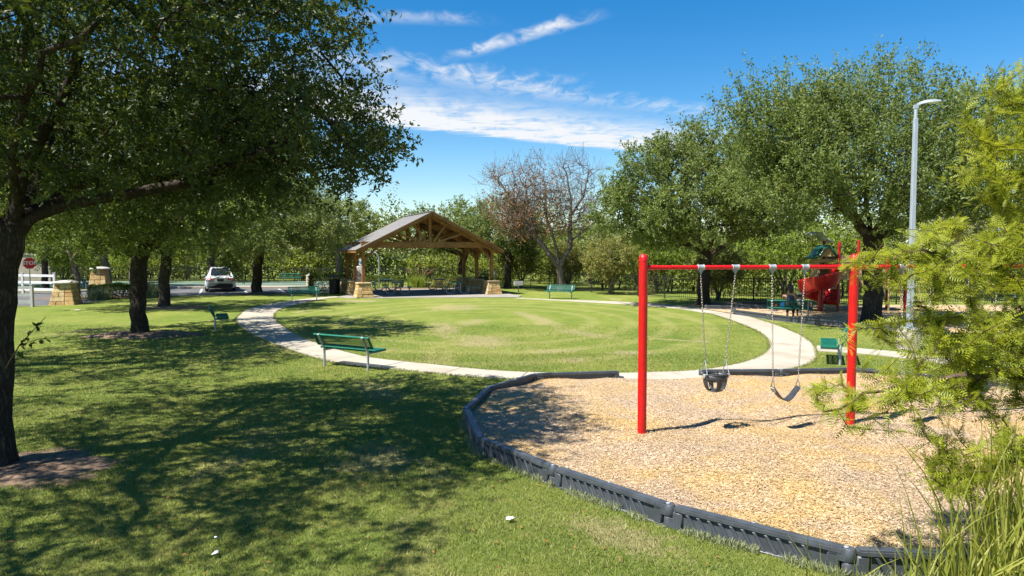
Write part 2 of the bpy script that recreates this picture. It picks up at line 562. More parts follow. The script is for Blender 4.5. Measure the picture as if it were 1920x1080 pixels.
def shinglemat():
    m = bpy.data.materials.new('shingles'); m.use_nodes = True
    t = NT(m.node_tree)
    g = t.n('ShaderNodeTexCoord').outputs['Object']
    br = t.n('ShaderNodeTexBrick'); t.link(t.mapping(g, (1, 1, 1), (0, 0, R(90))), br.inputs['Vector'])
    br.inputs['Scale'].default_value = 1.0; br.inputs['Brick Width'].default_value = 0.33; br.inputs['Row Height'].default_value = 0.14
    br.inputs['Mortar Size'].default_value = 0.008
    br.inputs['Color1'].default_value = (0.125, 0.12, 0.115, 1); br.inputs['Color2'].default_value = (0.175, 0.17, 0.165, 1)
    br.inputs['Mortar'].default_value = (0.07, 0.07, 0.07, 1)
    c = t.mix(t.math('MULTIPLY', t.noise(g, 3, 5, 0.7), 0.4), br.outputs[0], (0.21, 0.20, 0.19))
    p = t.n('ShaderNodeBsdfPrincipled'); t.link(c, p.inputs['Base Color']); p.inputs['Roughness'].default_value = 0.9
    o = t.n('ShaderNodeOutputMaterial'); t.link(p.outputs[0], o.inputs[0])
    return m


M = {}
M['turf'] = groundmat()
M['blade'] = blademat()
M['chips'] = chipmat('wood_chips', True)
M['chipbase'] = chipmat('wood_chip_bed', False)
M['concrete'] = concretemat('path_concrete', (0.37, 0.335, 0.275))
M['slab'] = concretemat('slab_concrete', (0.27, 0.25, 0.225))
M['asphalt'] = pmat('asphalt', (0.075, 0.076, 0.08), 0.9, vary=0.25, vscale=0.7, bump=0.3, bscale=60)
M['kerb'] = concretemat('kerb_concrete', (0.31, 0.28, 0.225))
M['roadpaint'] = pmat('road_paint', (0.45, 0.45, 0.43), 0.7, vary=0.15)
M['court'] = pmat('court_green', (0.075, 0.125, 0.092), 0.8, vary=0.12, vscale=0.8)
M['courtline'] = pmat('court_line', (0.6, 0.5, 0.12), 0.7, vary=0.1)
M['red'] = pmat('red_powder_coat', (0.46, 0.003, 0.003), 0.4, vary=0.12, vscale=6, spec=0.5)
M['galv'] = pmat('galvanised_steel', (0.30, 0.33, 0.35), 0.5, metal=0.3, vary=0.15, vscale=14)
M['chain'] = pmat('chain_steel', (0.20, 0.175, 0.155), 0.45, metal=0.8, vary=0.4, vscale=30)
M['rubber'] = pmat('black_rubber', (0.032, 0.034, 0.038), 0.5, vary=0.2, vscale=12)
M['greyplastic'] = pmat('grey_plastic', (0.30, 0.30, 0.28), 0.6, vary=0.1)
M['border'] = pmat('border_plastic', (0.050, 0.058, 0.067), 0.48, vary=0.22, vscale=5, bump=0.12, bscale=60)
M['benchgreen'] = pmat('green_plastisol', (0.004, 0.105, 0.068), 0.6, spec=0.3, vary=0.12, vscale=8)
M['tablegreen'] = pmat('dark_green_plastisol', (0.006, 0.10, 0.085), 0.32, vary=0.12, vscale=8)
M['wood'] = woodmat('cedar_timber', (0.29, 0.145, 0.046), (0.17, 0.08, 0.026))
M['wooddark'] = woodmat('cedar_decking', (0.20, 0.095, 0.035), (0.12, 0.055, 0.02))
M['shingle'] = shinglemat()
M['stone'] = [pmat('limestone_%s' % k, c, 0.85, vary=0.22, vscale=5, bump=0.6, bscale=14) for k, c in
              (('gold', (0.40, 0.265, 0.105)), ('cream', (0.45, 0.335, 0.17)), ('amber', (0.34, 0.205, 0.075)))]
M['stonecap'] = pmat('limestone_cap', (0.39, 0.295, 0.165), 0.85, vary=0.18, vscale=4, bump=0.5, bscale=14)
M['capgrey'] = pmat('concrete_cap', (0.32, 0.305, 0.27), 0.85, vary=0.2, vscale=4, bump=0.4, bscale=20)
M['mortar'] = pmat('mortar', (0.28, 0.21, 0.13), 0.95, vary=0.1)
M['black'] = pmat('black_metal', (0.012, 0.013, 0.014), 0.5, vary=0.1)
M['blackplastic'] = pmat('black_slats', (0.010, 0.011, 0.014), 0.5, vary=0.2)
M['whitefence'] = pmat('white_vinyl', (0.56, 0.56, 0.55), 0.5, vary=0.06)
M['greyfence'] = pmat('weathered_vinyl', (0.36, 0.36, 0.35), 0.6, vary=0.1)
M['carwhite'] = pmat('white_car_paint', (0.58, 0.59, 0.61), 0.25, vary=0.02, coat=0.6)
M['carglass'] = pmat('car_glass', (0.012, 0.014, 0.017), 0.16, vary=0.05)
M['taillight'] = pmat('tail_light', (0.35, 0.008, 0.012), 0.2, vary=0.1)
M['tyre'] = pmat('tyre_rubber', (0.02, 0.02, 0.021), 0.8, vary=0.1)
M['signred'] = pmat('sign_red', (0.55, 0.008, 0.018), 0.4, vary=0.05)
M['white'] = pmat('white_paint', (0.80, 0.80, 0.79), 0.5, vary=0.04)
M['blue'] = pmat('blue_print', (0.02, 0.17, 0.55), 0.5, vary=0.05)
M['pink'] = pmat('pink_print', (0.75, 0.06, 0.22), 0.5, vary=0.05)
M['printgreen'] = pmat('green_print', (0.06, 0.28, 0.05), 0.5, vary=0.05)
M['steel'] = pmat('pole_aluminium', (0.36, 0.40, 0.45), 0.45, metal=0.3, vary=0.06)
M['barkbed'] = pmat('bark_mulch', (0.135, 0.088, 0.055), 0.95, vary=0.5, vscale=9, bump=0.9, bscale=30)
M['darkred'] = pmat('dark_red_steel', (0.30, 0.006, 0.008), 0.35, vary=0.08)
M['slide'] = pmat('red_slide_plastic', (0.34, 0.012, 0.008), 0.28, vary=0.08)
M['tan'] = pmat('tan_plastic', (0.36, 0.27, 0.13), 0.5, vary=0.1)
M['roofgreen'] = pmat('dark_green_plastic', (0.012, 0.085, 0.062), 0.4, vary=0.1)
M['roofpale'] = pmat('faded_grey_green_plastic', (0.36, 0.42, 0.40), 0.5, vary=0.3, vscale=6)
M['canopyblue'] = pmat('blue_shade_fabric', (0.012, 0.085, 0.28), 0.8, vary=0.1)
M['beige'] = pmat('beige_stucco', (0.36, 0.31, 0.235), 0.9, vary=0.1)
M['skin'] = pmat('skin', (0.30, 0.155, 0.095), 0.55, vary=0.08)
M['hair'] = pmat('dark_hair', (0.016, 0.010, 0.016), 0.5, vary=0.3, vscale=20)
M['navy'] = pmat('navy_cloth', (0.022, 0.035, 0.065), 0.9, vary=0.2)
M['darkcloth'] = pmat('black_cloth', (0.012, 0.012, 0.016), 0.9, vary=0.2)
M['cream'] = pmat('cream_cloth', (0.66, 0.58, 0.48), 0.9, vary=0.1)
M['redplastic'] = pmat('red_plastic', (0.65, 0.02, 0.02), 0.4, vary=0.05)

M['oak'] = leafmat('oak_leaf', (0.056, 0.092, 0.024), (0.185, 0.220, 0.068), (0.28, 0.35, 0.05), 0.52, 0.33, 0.25)
M['oak_near'] = leafmat('near_oak_leaf', (0.022, 0.042, 0.011), (0.070, 0.098, 0.024), (0.13, 0.165, 0.014), 0.5, 0.22, 0.25)  # shade of the crown's underside put into a darker, less translucent leaf colour
M['oak_pale'] = leafmat('pale_oak_leaf', (0.060, 0.090, 0.022), (0.20, 0.225, 0.08), (0.27, 0.32, 0.05), 0.5, 0.33, 0.3)
M['wood_leaf'] = leafmat('woodland_leaf', (0.038, 0.065, 0.010), (0.23, 0.26, 0.040), (0.32, 0.36, 0.035), 0.55, 0.35, 0.3)
M['bright_leaf'] = leafmat('bright_leaf', (0.13, 0.20, 0.022), (0.24, 0.31, 0.045), (0.36, 0.44, 0.05), 0.55, 0.4, 0.3)
M['olive_leaf'] = leafmat('olive_leaf', (0.11, 0.125, 0.030), (0.28, 0.26, 0.075), (0.36, 0.34, 0.06), 0.55, 0.35, 0.3)
M['feather'] = leafmat('feathery_leaf', (0.15, 0.19, 0.012), (0.30, 0.33, 0.026), (0.46, 0.48, 0.03), 0.5, 0.4, 0.3)
M['dead_leaf'] = leafmat('dry_leaf', (0.22, 0.085, 0.025), (0.36, 0.19, 0.075), (0.34, 0.15, 0.04), 0.7, 0.3, 0.2)
M['hedge_leaf'] = leafmat('hedge_leaf', (0.030, 0.060, 0.010), (0.13, 0.17, 0.025), (0.22, 0.28, 0.03), 0.45, 0.25, 0.4)
M['tallgrass'] = leafmat('tall_grass_leaf', (0.15, 0.19, 0.022), (0.36, 0.34, 0.085), (0.42, 0.43, 0.06), 0.5, 0.4, 0.3)
M['greygrass'] = leafmat('grey_grass_leaf', (0.16, 0.20, 0.10), (0.34, 0.36, 0.20), (0.35, 0.38, 0.16), 0.6, 0.3, 0.3)
M['flowerpink'] = leafmat('coral_flower', (0.45, 0.09, 0.08), (0.65, 0.25, 0.16), (0.6, 0.2, 0.12), 0.6, 0.3, 0.3)
M['bark'] = barkmat('oak_bark', (0.030, 0.023, 0.018), (0.115, 0.092, 0.072))
M['bark_pale'] = barkmat('pale_bark', (0.12, 0.095, 0.072), (0.34, 0.28, 0.22))
M['bark_dead'] = barkmat('bare_tree_bark', (0.13, 0.105, 0.085), (0.33, 0.27, 0.22))
M['twig'] = barkmat('twig_bark', (0.08, 0.055, 0.034), (0.20, 0.145, 0.095))

# ================================================================== SETTING
def sheet(name, poly, z, mat, parent=None, kind='structure'):
    me = bpy.data.meshes.new(name)
    me.from_pydata([(x, y, z) for x, y in poly], [], [tuple(range(len(poly)))])
    o = link_obj(name, me, mat, parent)
    if parent is None and kind: o['kind'] = kind
    return o


def slab(name, poly, z0, z1, mat, parent=None, kind='structure', bevel=0.0):
    mb = MB(); mb.prism(poly, z0, z1)
    o = mb.build(name, mat, parent, bevel=bevel)
    if parent is None and kind: o['kind'] = kind
    return o


sheet('ground', [(-700, -60), (700, -60), (700, 1100), (-700, 1100)], 0.0, M['turf'])


def smoothstep(a, b, x):
    t = np.clip((x - a) / (b - a), 0, 1)
    return t * t * (3 - 2 * t)


# distant hills
def hill(name, cx, cy, rx, ry, h, seed):
    rg = np.random.default_rng(seed)
    n, m = 48, 14
    V = []; F = []
    ph = rg.uniform(0, 6.28, 4)
    for i in range(m):
        r = i / (m - 1)
        for j in range(n):
            a = 2 * math.pi * j / n
            zz = h * (1 - smoothstep(0, 1, r)) * (1 + 0.15 * math.sin(3 * a + ph[0]) + 0.08 * math.sin(7 * a + ph[1]))
            V.append((cx + rx * r * math.cos(a), cy + ry * r * math.sin(a), zz - 0.4))
    for i in range(m - 1):
        for j in range(n):
            F.append((i * n + j, (i + 1) * n + j, (i + 1) * n + (j + 1) % n, i * n + (j + 1) % n))
    o = link_obj(name, np_mesh(name, np.array(V), np.array(F), smooth=True), M['hill'])
    o['kind'] = 'structure'


M['hill'] = pmat('wooded_hill', (0.075, 0.105, 0.03), 0.95, vary=0.5, vscale=0.25, bump=1.0, bscale=0.6)
hill('hill', 40, 260, 120, 70, 11, 3)
hill('hill', -170, 260, 160, 80, 9, 4)

# asphalt: parking bay and drive
sheet('parking_lot', [(-60, 33.2), (-26.5, 33.2), (-22.0, 34.5), (-22.6, 40.3), (-20.6, 41.5), (-17.4, 42.6), (-13.6, 44.2), (-11.6, 45.9), (-11.9, 49.9), (-25.5, 49.9), (-29, 45.2), (-60, 42.2)], 0.004, M['asphalt'])
st = empty('parking_stripes', (0, 0, 0.008), kind='structure')
for (x0, y0, x1, y1) in ((-22.07, 49.3, -19.6, 43.4), (-19.35, 49.3, -16.85, 43.4 + 0.9), (-16.7, 49.5, -14.6, 44.7), (-14.0, 49.6, -12.6, 46.2)):
    d = Vector((x1 - x0, y1 - y0, 0)).normalized(); s = Vector((-d.y, d.x, 0)) * 0.065
    me = bpy.data.meshes.new('stripe')
    me.from_pydata([(x0 - s.x, y0 - s.y, 0), (x0 + s.x, y0 + s.y, 0), (x1 + s.x, y1 + s.y, 0), (x1 - s.x, y1 - s.y, 0)], [], [(0, 1, 2, 3)])
    link_obj('stripe', me, M['roadpaint'], st)
slab('kerb', [(-25.6, 49.95), (-11.6, 49.95), (-11.6, 50.25), (-25.6, 50.25)], -0.1, 0.14, M['kerb'], bevel=0.015)
slab('pavement', [(-25.6, 50.26), (-11.6, 50.26), (-11.6, 51.9), (-25.6, 51.9)], -0.1, 0.13, M['kerb'])
slab('sports_court', [(-40, 51.95), (-11.6, 51.95), (-11.6, 59), (-40, 59)], -0.1, 0.137, M['court'])
for i, (a, b) in enumerate((((-23.5, 52.2), (-21.6, 58.8)), ((-30, 54.8), (-12, 54.8)))):
    p, q = Vector((*a, 0)), Vector((*b, 0)); s = (q - p).normalized().cross(Vector((0, 0, 1))) * 0.05
    sheet('court_line', [tuple((p - s)[:2]), tuple((p + s)[:2]), tuple((q + s)[:2]), tuple((q - s)[:2])], 0.142 + 0.003 * i, M['courtline'])
slab('road_verge', [(-60, 42.3), (-29, 45.3), (-27, 47.3), (-60, 46.6)], -0.1, 0.10, M['kerb'])

# ---- concrete ring path made of panels
PAIRS = [((-9.9, 40.3), (-10.4, 41.0)), ((-10.6, 38.6), (-11.5, 39.2)), ((-10.8, 35.2), (-12.0, 36.6)), ((-10.7, 31.9), (-12.3, 33.0)), ((-9.8, 28.5), (-11.35, 28.7)),
         ((-8.77, 25.9), (-10.2, 25.6)), ((-7.1, 22.5), (-8.35, 22.1)), ((-5.4, 19.6), (-6.3, 19.0)), ((-3.6, 17.3), (-4.25, 16.45)), ((-2.03, 16.3), (-2.5, 15.45)),
         ((-0.36, 15.35), (-0.66, 14.5)), ((1.4, 15.0), (1.32, 14.1)), ((2.8, 15.06), (2.8, 14.1)), ((4.46, 15.55), (4.95, 14.55)), ((6.25, 17.4), (6.95, 16.2)),
         ((7.43, 19.9), (8.2, 18.6)), ((8.1, 22.6), (9.1, 21.6)), ((8.4, 25.9), (9.55, 25.2)), ((8.4, 29.4), (9.6, 29.5)), ((7.6, 32.4), (8.65, 33.2)),
         ((6.0, 34.5), (6.8, 35.6)), ((4.4, 35.9), (4.9, 37.1)), ((2.3, 37.7), (2.5, 38.15)), ((0.2, 39.3), (0.35, 39.65))]


def catmull(P, per=12):
    P = [Vector((*p, 0)) for p in P]
    out = []
    for i in range(len(P) - 1):
        p0 = P[max(i - 1, 0)]; p1 = P[i]; p2 = P[i + 1]; p3 = P[min(i + 2, len(P) - 1)]
        for k in range(per):
            t = k / per
            out.append(0.5 * ((2 * p1) + (p2 - p0) * t + (2 * p0 - 5 * p1 + 4 * p2 - p3) * t * t + (3 * p1 - p0 - 3 * p2 + p3) * t ** 3))
    out.append(P[-1])
    return out


inner = catmull([a for a, b in PAIRS]); outer = catmull([b for a, b in PAIRS])
path = empty('path', (0, 0, 0), kind='structure')


def lerp_poly(P, s0, s1, Ls, n=4):
    out = []
    for k in range(n + 1):
        s = s0 + (s1 - s0) * k / n
        i = int(np.searchsorted(Ls, s)) - 1
        i = max(0, min(i, len(P) - 2))
        t = (s - Ls[i]) / max(1e-6, Ls[i + 1] - Ls[i])
        out.append(P[i].lerp(P[i + 1], t))
    return out


mid = [(a + b) / 2 for a, b in zip(inner, outer)]
Ls = np.concatenate([[0], np.cumsum([(mid[i + 1] - mid[i]).length for i in range(len(mid) - 1)])])
npan = int(Ls[-1] / 1.7)
rp = random.Random(5)
for k in range(npan):
    s0, s1 = Ls[-1] * k / npan + 0.011, Ls[-1] * (k + 1) / npan - 0.011
    a = lerp_poly(inner, s0, s1, Ls); b = lerp_poly(outer, s0, s1, Ls)
    dzp = rp.uniform(-0.004, 0.004)
    slab('path_panel', [p[:2] for p in a] + [p[:2] for p in reversed(b)], -0.06, 0.022 + dzp, M['concrete'], path)
# branch path off to the right
br_a = [(8.02, 18.45), (9.1, 17.95), (9.9, 16.95), (10.6, 15.6), (12.0, 14.2), (14.5, 12.8)]
br_b = [(8.62, 19.45), (9.75, 18.75), (10.75, 17.45), (11.5, 16.3), (12.7, 15.1), (15.0, 13.8)]
branch = empty('path', (0, 0, 0), kind='structure')
ba, bb = catmull(br_a, 3), catmull(br_b, 3)
for i in range(0, len(ba) - 1, 2):
    j = min(i + 2, len(ba) - 1)
    a0, a1 = ba[i].lerp(ba[j], 0.006), ba[i].lerp(ba[j], 0.994)
    b0, b1 = bb[i].lerp(bb[j], 0.006), bb[i].lerp(bb[j], 0.994)
    slab('path_panel', [p[:2] for p in (a0, a1, b1, b0)], -0.06, 0.019, M['concrete'], branch)

# patio slab under the pavilion
slab('patio', [(-10.2, 40.2), (-9.2, 39.35), (-4.0, 39.75), (0.35, 40.2), (0.6, 41.4), (-1.0, 45.2), (-3.0, 50.0), (-11.3, 46.8), (-9.9, 42.6)], -0.1, 0.035, M['slab'])
slab('path', [(-7.4, 48.8), (-6.0, 49.3), (-7.0, 53.0), (-8.4, 53.0)], -0.05, 0.02, M['slab'])

# ---- wood chip play surface
BV = [(2.24, 14.12), (0.48, 13.81), (-0.42, 12.44), (-0.72, 10.74), (-0.42, 9.05), (0.48, 7.80), (1.53, 6.60), (2.78, 5.60)]
BR = [(10.4, 11.2), (9.2, 12.75), (7.95, 14.00), (7.23, 14.50), (5.60, 14.31), (3.92, 14.24)]
BN = [(2.78, 5.60), (4.35, 5.42), (5.95, 5.55), (7.5, 6.2), (8.8, 7.2)]
MUL = BV + BN[1:] + [(10.2, 8.9)] + BR


def hm(x, y):
    x = np.asarray(x, dtype=float); y = np.asarray(y, dtype=float)
    h = 0.115 + 0.03 * np.sin(1.3 * x + 0.5) * np.cos(1.1 * y) + 0.016 * np.sin(3.3 * x + 2.2 * y) + 0.01 * np.sin(6.1 * x - 1.2 * y)
    for hx, hy in ((2.9, 9.80), (3.98, 9.97), (5.98, 10.3)):      # hollows scuffed out under the seats
        h = h - 0.055 * np.exp(-((x - hx) ** 2 / 0.10 + (y - hy) ** 2 / 0.22))
    g = smoothstep(0.1, 1.5, np.hypot((x - 3.1) / 1.2, y - 14.25))
    return h * (0.2 + 0.8 * g)


cx, cy = 4.6, 9.9
mv = []; mf = []
den = []
for i in range(len(MUL)):
    a = Vector(MUL[i]); b = Vector(MUL[(i + 1) % len(MUL)])
    for k in range(8):
        den.append(a.lerp(b, k / 8))
rings = 22
for r in range(rings):
    f = 1 - r / rings
    for p in den:
        x, y = cx + (p.x - cx) * f, cy + (p.y - cy) * f
        mv.append((x, y, float(hm(x, y))))
nd_ = len(den)
for r in range(rings - 1):
    for j in range(nd_):
        mf.append((r * nd_ + j, r * nd_ + (j + 1) % nd_, (r + 1) * nd_ + (j + 1) % nd_, (r + 1) * nd_ + j))
mv.append((cx, cy, float(hm(cx, cy))))
me = bpy.data.meshes.new('play_surface')
me.from_pydata(mv, [], mf + [((rings - 1) * nd_ + j, (rings - 1) * nd_ + (j + 1) % nd_, len(mv) - 1) for j in range(nd_)])
me.shade_smooth()
o = link_obj('play_surface', me, M['chipbase']); o['kind'] = 'structure'


def inside(px, py, poly):
    c = np.zeros(len(px), bool)
    n = len(poly)
    for i in range(n):
        x0, y0 = poly[i]; x1, y1 = poly[(i + 1) % n]
        cond = ((y0 > py) != (y1 > py)) & (px < (x1 - x0) * (py - y0) / (y1 - y0 + 1e-12) + x0)
        c ^= cond
    return c


def unit(a):
    return a / np.maximum(np.linalg.norm(a, axis=1, keepdims=True), 1e-9)


rng = np.random.default_rng(11)
n = 250000
px_, py_ = rng.uniform(-0.8, 10.5, n), rng.uniform(5.4, 14.6, n)
keep = inside(px_, py_, MUL) & (rng.random(n) < np.clip(9.0 / py_, 0.5, 1) ** 1.2) & (np.abs(px_ / py_) < 0.86)
px_, py_ = px_[keep], py_[keep]
n = len(px_)
P = np.stack([px_, py_, hm(px_, py_) + rng.uniform(0.002, 0.02, n)], 1)
a = rng.uniform(0, 6.283, n); ti = rng.normal(0, 0.20, n)
D = np.stack([np.cos(a) * np.cos(ti), np.sin(a) * np.cos(ti), np.sin(ti)], 1)
S = unit(np.stack([-np.sin(a), np.cos(a), rng.normal(0, 0.22, n)], 1))
L = (0.010 + 0.032 * rng.random(n) ** 2.0)[:, None]; W = rng.uniform(0.0022, 0.0058, n)[:, None]
Vc = np.stack([P - D * L / 2 - S * W, P + D * L / 2 - S * W * 0.8, P + D * L / 2 + S * W * 0.7, P - D * L / 2 + S * W], 1).reshape(-1, 3)
Fc = np.arange(n * 4).reshape(-1, 4)
tint = np.repeat(np.clip(rng.beta(1.7, 1.7, n), 0, 1), 4)
o = link_obj('wood_chips', np_mesh('wood_chips', Vc, Fc, tint), M['chips'])
tag(o, 'loose tan and orange wood chips covering the swing area', 'wood chips', kind='stuff')

# playground mulch bed on the far right
PB = [(8.75, 31.7), (9.45, 29.0), (10.2, 26.9), (11.2, 24.5), (12.6, 22.6), (20, 21.5), (26, 26), (24, 34), (14, 33.8), (11.0, 36.2), (10.1, 31.6), (8.9, 32.1)]
sheet('playground_surface', PB, 0.05, M['chipbase'])


# bark beds under the trees
def bed(x, y, r, h, seed, sx=1.0):
    rg = np.random.default_rng(seed)
    n, m = 40, 7
    ph = rg.uniform(0, 6.28, 5)
    V = []; F = []
    for i in range(m):
        q = i / (m - 1)
        for j in range(n):
            a = 2 * math.pi * j / n
            rr = r * q * (1 + 0.16 * math.sin(2 * a + ph[0]) + 0.1 * math.sin(5 * a + ph[1]) + 0.05 * math.sin(11 * a + ph[2]))
            V.append((x + rr * math.cos(a) * sx, y + rr * math.sin(a), h * (1 - q * q) + 0.012 * (1 - q) + rg.normal(0, 0.006) - 0.006 * (q > 0.95)))
    for i in range(m - 1):
        for j in range(n):
            F.append((i * n + j, (i + 1) * n + j, (i + 1) * n + (j + 1) % n, i * n + (j + 1) % n))
    o = link_obj('bark_bed', np_mesh('bark_bed', np.array(V), np.array(F), smooth=True), M['barkbed'])
    o['kind'] = 'structure'


bed(-5.85, 8.45, 0.85, 0.02, 1, 1.2)
bed(-11.75, 22.1, 1.25, 0.10, 2, 1.35)
bed(-16.2, 32.9, 1.2, 0.08, 3, 1.3)
bed(-16.0, 44.0, 1.3, 0.08, 4, 1.2)
bed(3.2, 46.6, 0.9, 0.05, 6)
bed(9.5, 34.1, 0.9, 0.05, 7)
bed(-24.6, 40.0, 1.6, 0.06, 9, 1.9)
bed(-6.5, 50.6, 2.2, 0.05, 10, 1.6)

# ---- turf blades, one mass
def on_grass(x, y):
    ok = ~inside(x, y, MUL)
    ring = [tuple(p[:2]) for p in outer]; ring_i = [tuple(p[:2]) for p in inner]
    ok &= ~(inside(x, y, ring) & ~inside(x, y, ring_i))
    ok &= np.hypot((x + 5.85) / 1.2, y - 8.45) > 0.62 + 0.25 * np.sin(x * 9) * np.sin(y * 11)
    ok &= np.hypot((x + 11.75) / 1.35, y - 22.1) > 1.15
    brp = br_a + br_b[::-1]
    ok &= ~inside(x, y, brp)
    ok &= ~inside(x, y, PB)
    return ok


rng = np.random.default_rng(21)
parts_v = []; parts_t = []
for (y0, y1, dens, hh, ww) in ((4.6, 8.0, 4600, 0.040, 0.0042), (8.0, 12.5, 2300, 0.038, 0.0058), (12.5, 18.0, 900, 0.034, 0.0085), (18.0, 25.0, 260, 0.028, 0.012)):
    half = y1 * 0.80
    cnt = int((y1 - y0) * half * 2 * dens)
    x = rng.uniform(-half, half, cnt); y = rng.uniform(y0, y1, cnt)
    k = (np.abs(x) < y * 0.79) & (x < y * 0.55 + 3)
    x, y = x[k], y[k]
    k = on_grass(x, y); x, y = x[k], y[k]
    c = len(x)
    patch = 0.7 + 0.5 * np.sin(x * 1.9 + 1.3 * np.sin(y * 1.1)) * np.sin(y * 2.3 + np.sin(x * 1.4))
    h = hh * rng.uniform(0.45, 1.1, c) * (0.75 + 0.35 * np.clip(patch, 0, 1.3))
    ang = rng.uniform(0, 6.283, c)
    sd = np.stack([np.cos(ang), np.sin(ang), np.zeros(c)], 1)
    lean = np.stack([rng.normal(0, 0.55, c), rng.normal(0, 0.55, c), np.ones(c)], 1)
    B = np.stack([x, y, np.full(c, -0.003)], 1)
    wv = (ww * rng.uniform(0.6, 1.3, c))[:, None]
    T = B + lean * h[:, None]
    parts_v.append(np.stack([B - sd * wv, B + sd * wv, T], 1).reshape(-1, 3))
    parts_t.append(np.repeat(rng.beta(2, 2, c), 3))
# longer tufts leaning over the path edges
for line_, sgn in ((inner, 1), (outer, -1)):
    pl_ = np.array([p[:2] for p in line_]); pl_ = pl_[(pl_[:, 1] < 30)]
    ds = np.linalg.norm(np.diff(pl_, axis=0), axis=1); ok_ = ds < 3
    cnt = 9000
    k = rng.choice(np.flatnonzero(ok_), cnt, p=ds[ok_] / ds[ok_].sum()); f = rng.random(cnt)[:, None]
    q = pl_[k] * (1 - f) + pl_[k + 1] * f + rng.normal(0, 0.022, (cnt, 2))
    hgt = rng.uniform(0.025, 0.07, cnt); an = rng.uniform(0, 6.283, cnt)
    Bq = np.c_[q, np.zeros(cnt)]; sdq = np.stack([np.cos(an), np.sin(an), np.zeros(cnt)], 1) * 0.008
    Tq = Bq + np.stack([rng.normal(0, 0.6, cnt), rng.normal(0, 0.6, cnt), np.ones(cnt)], 1) * hgt[:, None]
    parts_v.append(np.stack([Bq - sdq, Bq + sdq, Tq], 1).reshape(-1, 3)); parts_t.append(np.repeat(rng.beta(2, 1.6, cnt), 3))
Vg = np.concatenate(parts_v); Tg = np.concatenate(parts_t)
o = link_obj('lawn_grass', np_mesh('lawn_grass', Vg, np.arange(len(Vg)).reshape(-1, 3), Tg), M['blade'])
tag(o, 'short mown green and straw coloured lawn grass', 'grass', kind='stuff')

# ================================================================== PLAYGROUND BORDER
def rib_mesh():
    m = MB()
    m.add([(-0.017, -0.053, 0.168), (0.017, -0.053, 0.168), (0.017, -0.024, 0.168), (-0.017, -0.024, 0.168),
           (0.073, -0.053, 0.020), (0.107, -0.053, 0.020), (0.107, -0.024, 0.020), (0.073, -0.024, 0.020)],
          [(0, 1, 2, 3), (7, 6, 5, 4), (0, 4, 5, 1), (1, 5, 6, 2), (2, 6, 7, 3), (3, 7, 4, 0)])
    me = m.mesh('rib', bevel=0.005)
    me.materials.append(M['border'])
    return me


RIB = rib_mesh()


def timber(a, b, label, z=0.0, sc=1.0, ribs=True, mark=False):
    a = Vector((*a, z)); b = Vector((*b, z))
    d = b - a; Lg = d.length
    t = empty('border_timber', a, math.atan2(d.y, d.x), label, 'border timber', 'black plastic edging timbers round the play areas')
    m = MB(); m.box(((Lg + 0.03) / 2, 0, 0.193), (Lg - 0.09, 0.112, 0.058))
    rail = m.build('top_rail', M['border'], t, smooth=40, bevel=0.014, seg=2)
    m = MB(); m.box((Lg / 2, 0.0, 0.085), (Lg - 0.12, 0.054, 0.17))
    m.build('web_panel', M['border'], t)
    m = MB(); m.box((Lg / 2, 0, -0.006), (Lg - 0.10, 0.108, 0.052))
    m.build('base_flange', M['border'], t, smooth=40, bevel=0.010)
    for x in (0.10, Lg - 0.11):
        m = MB(); m.box((x, 0, 0.09), (0.10, 0.104, 0.16)); m.build('end_block', M['border'], t, smooth=40, bevel=0.012)
    m = MB(); m.lathe([(0.050, 0.108), (0.056, 0.116), (0.056, 0.206), (0.046, 0.222)], 18, (Lg, 0, 0))
    m.box((Lg - 0.04, 0, 0.165), (0.085, 0.106, 0.1)); m.build('upper_knuckle', M['border'], t, smooth=40)
    m = MB(); m.lathe([(0.052, -0.03), (0.056, -0.02), (0.056, 0.095), (0.048, 0.105)], 18, (0, 0, 0))
    m.box((0.04, 0, 0.035), (0.085, 0.106, 0.13)); m.build('lower_knuckle', M['border'], t, smooth=40)
    m = MB(); m.lathe([(0.021, 0.218), (0.021, 0.226), (0.014, 0.231)], 10, (Lg - 0.02, 0, 0)); m.build('bolt', M['galv'], t, smooth=40)
    m = MB(); m.lathe([(0.017, 0.219), (0.017, 0.2255)], 8, (Lg * 0.5, 0.035, 0)); m.build('bolt', M['galv'], t)
    if ribs:
        nr = int((Lg - 0.42) / 0.105)
        for k in range(nr):
            o = link_obj('rib', RIB, None, t); o.location = (0.20 + k * 0.105, 0, 0)
    if mark:
        for k in range(3):
            m = MB(); m.box((Lg - 0.135 + k * 0.022, -0.0565, 0.192), (0.010, 0.003, 0.034)); m.build('embossed_bar', M['border'], t)
        m = MB(); m.box((Lg - 0.113, -0.0565, 0.168), (0.06, 0.003, 0.006)); m.build('embossed_bar', M['border'], t)
    return t


BL = ['black edging timber with a free end left of the red swing post',
      'black edging timber slanting between the path-side timber and the left corner',
      'black edging timber partly in sun at the upper left of the chip area',
      'shaded black edging timber at the leftmost bend of the chip area',
      'shaded ribbed edging timber, first of the lower row facing the lawn',
      'ribbed edging timber in the middle of the lower row facing the lawn',
      'nearest ribbed edging timber running to the tall grass']
for i in range(7):
    timber(BV[i], BV[i + 1], BL[i], z=0.0, mark=i >= 5)
NL = ['edging timber half hidden behind the tall grass at the bottom right', 'edging timber behind the feathery shrub, second from tall grass',
      'edging timber under the feathery shrub at the right edge', 'edging timber farthest right under the feathery shrub']
for i in range(4):
    timber(BN[i], BN[i + 1], NL[i])
RL = ['edging timber behind the shrub at the far right corner of the chip area', 'edging timber behind the shrub bending to the right',
      'short edging timber behind the second red swing post', 'edging timber behind the belt swing', 'edging timber behind the bucket swing with a free end on the path']
for i in range(5):
    timber(BR[i], BR[i + 1], RL[i])
